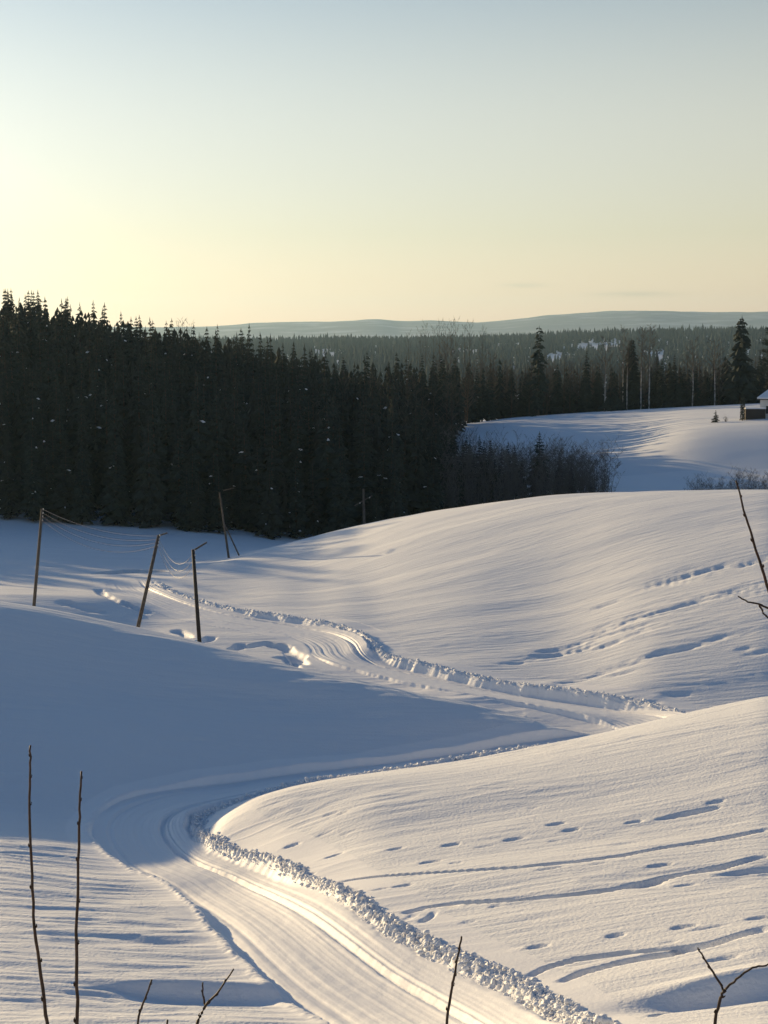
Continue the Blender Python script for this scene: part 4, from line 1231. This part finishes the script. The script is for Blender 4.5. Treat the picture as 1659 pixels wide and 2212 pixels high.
# ------------------------------------------------------------------ house at the right edge
def house():
    x, y = spot(1700, 315); z = ground_at(x, y) - 0.2
    t = thing('house', (x, y, z), 'white house with snow-covered roof cut off by the right edge of the picture', 'house', None, -0.42)
    W, Dp, H, RH = 4.4, 4.0, 3.6, 2.7
    mb = MB(); mb.box((0, 0, H/2 - 0.4), (W, Dp, H/2 + 0.4))
    wall = link('wall', mb.mesh('wall'), M['paint'], t)
    for k in range(13):                      # wall battens
        xx = -W + 0.05 + (2*W - 0.1) * k / 12
        m = MB(); m.box((xx, -Dp - 0.02, H/2 - 0.3), (0.03, 0.02, H/2)); link('batten', m.mesh('batten'), M['paint'], wall)
    def hip(name, over, z0, th, mat, par):
        m = MB(); w, d, rl = W + over, Dp + over, W - 2.4
        low = [(-w, -d, z0), (w, -d, z0), (w, d, z0), (-w, d, z0)]; up = [(px, py, z0 + th) for px, py, _ in low]
        r = [(-rl, 0, z0 + th + RH), (rl, 0, z0 + th + RH)]
        m.add(low + up + r, [(3, 2, 1, 0), (0, 1, 5, 4), (1, 2, 6, 5), (2, 3, 7, 6), (3, 0, 4, 7), (4, 5, 9, 8), (6, 7, 8, 9), (5, 6, 9), (7, 4, 8)])
        return link(name, m.mesh(name), mat, par)
    rf = hip('roof', 0.55, H + 0.003, 0.14, M['dark_wood'], t)
    hip('roof_snow', 0.50, H + 0.16, 0.28, M['clod'], rf)
    m = MB(); m.box((1.2, 0.3, H + RH + 0.4), (0.35, 0.35, 0.9)); link('chimney', m.mesh('chimney'), M['dark_wood'], rf)
    for xx, zz in ((-2.6, 1.7), (0, 1.7), (2.6, 1.7)):
        m = MB(); m.box((xx, -Dp - 0.05, zz), (0.62, 0.045, 0.72)); fr_ = link('window', m.mesh('window'), M['dark_wood'], t)
        for sx in (-1, 1):
            m = MB(); m.box((xx + sx*0.27, -Dp - 0.09, zz), (0.24, 0.02, 0.62)); link('pane', m.mesh('pane'), M['glass'], fr_)
    for yy in (-2.2, 1.5):
        m = MB(); m.box((-W - 0.05, yy, 1.7), (0.045, 0.55, 0.7)); fr_ = link('window', m.mesh('window'), M['dark_wood'], t)
        m = MB(); m.box((-W - 0.09, yy, 1.7), (0.02, 0.46, 0.6)); link('pane', m.mesh('pane'), M['glass'], fr_)
house()
def shed():
    x, y = spot(1629.5, 311); z = ground_at(x, y)
    t = thing('low_shed', (x, y, z), 'low dark board shed with snow on its flat top, left of the white house', 'shed')
    m = MB(); m.box((0, 0, 0.75), (1.85, 0.9, 1.05)); link('wall', m.mesh('wall'), M['dark_wood'], t)
    for k in range(6):
        m = MB(); m.box((0, -0.92, 0.1 + 0.3*k), (1.88, 0.02, 0.13)); link('plank', m.mesh('plank'), M['dark_wood'], t)
    m = MB(); m.box((0, 0, 1.86), (2.0, 1.05, 0.055)); rf = link('roof', m.mesh('roof'), M['dark_wood'], t)
    m = MB(); m.box((0, 0, 2.04), (1.95, 1.0, 0.12)); link('roof_snow', m.mesh('roof_snow'), M['clod'], rf)
shed()

# ------------------------------------------------------------------ bare twigs close to the camera
def P3(U, V, D): return Vector(at(U, V, D))
def near_twig(name, label, paths, D, buds=(), root=None):
    """paths: list of ([(U, V), ...], r_start, r_end); the first is the stem, thick end first"""
    paths = [(pp, r0 * 0.66, r1 * 0.66) for pp, r0, r1 in paths]
    st = paths[0][0]
    base_px = st[0]
    p0 = P3(base_px[0], base_px[1], D)
    r_x, r_y = (p0.x, p0.y) if root is None else root
    g = ground_at(r_x, r_y)
    base = Vector((r_x, r_y, g))
    t = thing(name, base, label, 'twig', 'bare twigs near the camera')
    for k, (pp, r0, r1) in enumerate(paths):
        n = len(pp); pts = [P3(u, v, D + 0.02 * k) - base for u, v in pp]
        fine = []
        for a, b in zip(pts[:-1], pts[1:]):
            for i in range(4):
                q = a.lerp(b, i/4); fine.append(q + Vector((random.gauss(0, .001), random.gauss(0, .002), 0)))
        fine.append(pts[-1])
        rad = list(np.linspace(r0, r1, len(fine)))
        rad = [q * (1.0 + 0.10 * random.random()) for i, q in enumerate(rad)]
        if k == 0:
            low = [Vector((0, 0, -0.15)), Vector((0, 0, 0.05)).lerp(fine[0], 0.35), fine[0].lerp(Vector((0, 0, 0)), 0.3)]
            fine = low + fine; rad = [r0*1.5, r0*1.35, r0*1.15] + rad
        m = MB(); m.tube(fine, rad, 7)
        link('stem' if k == 0 else 'side_branch', m.mesh('stem', True), M['near_twig'], t)
        for i in range(5, len(fine) - 1, 3):
            sd = Vector((1 if (i//2) % 2 else -1, random.uniform(-0.5, 0.3), 0)) * rad[i]
            c = fine[i]; dr = (fine[i+1] - fine[i]).normalized()
            m = MB(); m.tube([c + sd*0.5, c + sd*1.25 + dr*rad[i]*0.8, c + sd*1.5 + dr*rad[i]*2.0, c + sd*1.35 + dr*rad[i]*3.2], [rad[i]*0.5, rad[i]*0.62, rad[i]*0.45, rad[i]*0.08], 6)
            link('bud', m.mesh('bud', True), M['near_twig'], t)
near_twig('twig', 'tallest bare twig, at far left of the foreground, rising from below the frame', [([(108, 2260), (100, 2190), (84, 2080), (72, 1980), (68, 1860), (63, 1740), (65, 1660), (66, 1610)], 0.0085, 0.004)], 4.6)
near_twig('twig', 'straight bare twig just right of the tallest one at the left', [([(166, 2260), (167, 2160), (165, 2040), (168, 1920), (172, 1800), (172, 1730), (176, 1666)], 0.0085, 0.004)], 4.6)
near_twig('twig', 'short thin bare twig between the straight tall one and the forked one', [([(290, 2250), (300, 2195), (312, 2160), (328, 2116)], 0.0055, 0.0035)], 4.4)
near_twig('twig', 'forked bare twig with a long arm leaning right and a short upright arm', [([(415, 2260), (427, 2205), (445, 2170), (470, 2145), (505, 2093)], 0.008, 0.0032), ([(443, 2172), (439, 2150), (438, 2122)], 0.0045, 0.003)], 4.4)
near_twig('twig', 'tip of a bare twig barely entering at the bottom edge, left of the forked one', [([(352, 2270), (362, 2203)], 0.005, 0.004)], 4.3)
near_twig('twig', 'single bare twig in front of the clod-strewn edge of the trail, at the bottom centre', [([(958, 2270), (966, 2200), (977, 2130), (983, 2100), (990, 2060), (997, 2023)], 0.0065, 0.004)], 4.5)
near_twig('twig', 'bare Y-shaped twig at the lower right corner', [([(1536, 2270), (1545, 2200), (1556, 2155), (1563, 2138)], 0.0075, 0.006), ([(1563, 2140), (1540, 2100), (1522, 2072), (1507, 2047)], 0.0055, 0.003), ([(1563, 2140), (1592, 2115), (1625, 2090), (1655, 2086), (1700, 2062)], 0.0055, 0.003)], 4.5)
near_twig('twig', 'slanting bare twig tip at the right edge, crossing the crest of the big snow hill', [([(1760, 1640), (1712, 1440), (1662, 1278), (1640, 1210), (1615, 1130), (1600, 1075), (1590, 1038)], 0.0085, 0.003)], 4.6, root=(1.42, 4.5))
near_twig('twig', 'small bare forked twig entering from the right edge over the middle of the big hill', [([(1780, 1420), (1720, 1370), (1668, 1318), (1640, 1305), (1615, 1300), (1594, 1288)], 0.006, 0.0025), ([(1640, 1305), (1650, 1325), (1668, 1345)], 0.004, 0.003)], 4.4, root=(1.5, 4.25))

# ------------------------------------------------------------------ haze
mb = MB(); _lo, _hi = min(LOWEST, float(Z_MIN)) - 1.0, 330.0
mb.box((0, 4500, (_lo + _hi) / 2), (12500, 8000, (_hi - _lo) / 2))
hz = bpy.data.materials.new('haze_air'); hz.use_nodes = True
hz.node_tree.nodes.remove(hz.node_tree.nodes['Principled BSDF'])
pv = hz.node_tree.nodes.new('ShaderNodeVolumePrincipled')
pv.inputs['Color'].default_value = (0.52, 0.80, 1.0, 1); pv.inputs['Density'].default_value = 0.00005
pv.inputs['Anisotropy'].default_value = 0.45
hz.node_tree.links.new(pv.outputs[0], hz.node_tree.nodes['Material Output'].inputs['Volume'])
link('haze', mb.mesh('haze'), hz, kind='stuff', label='pale winter haze over the far hills')
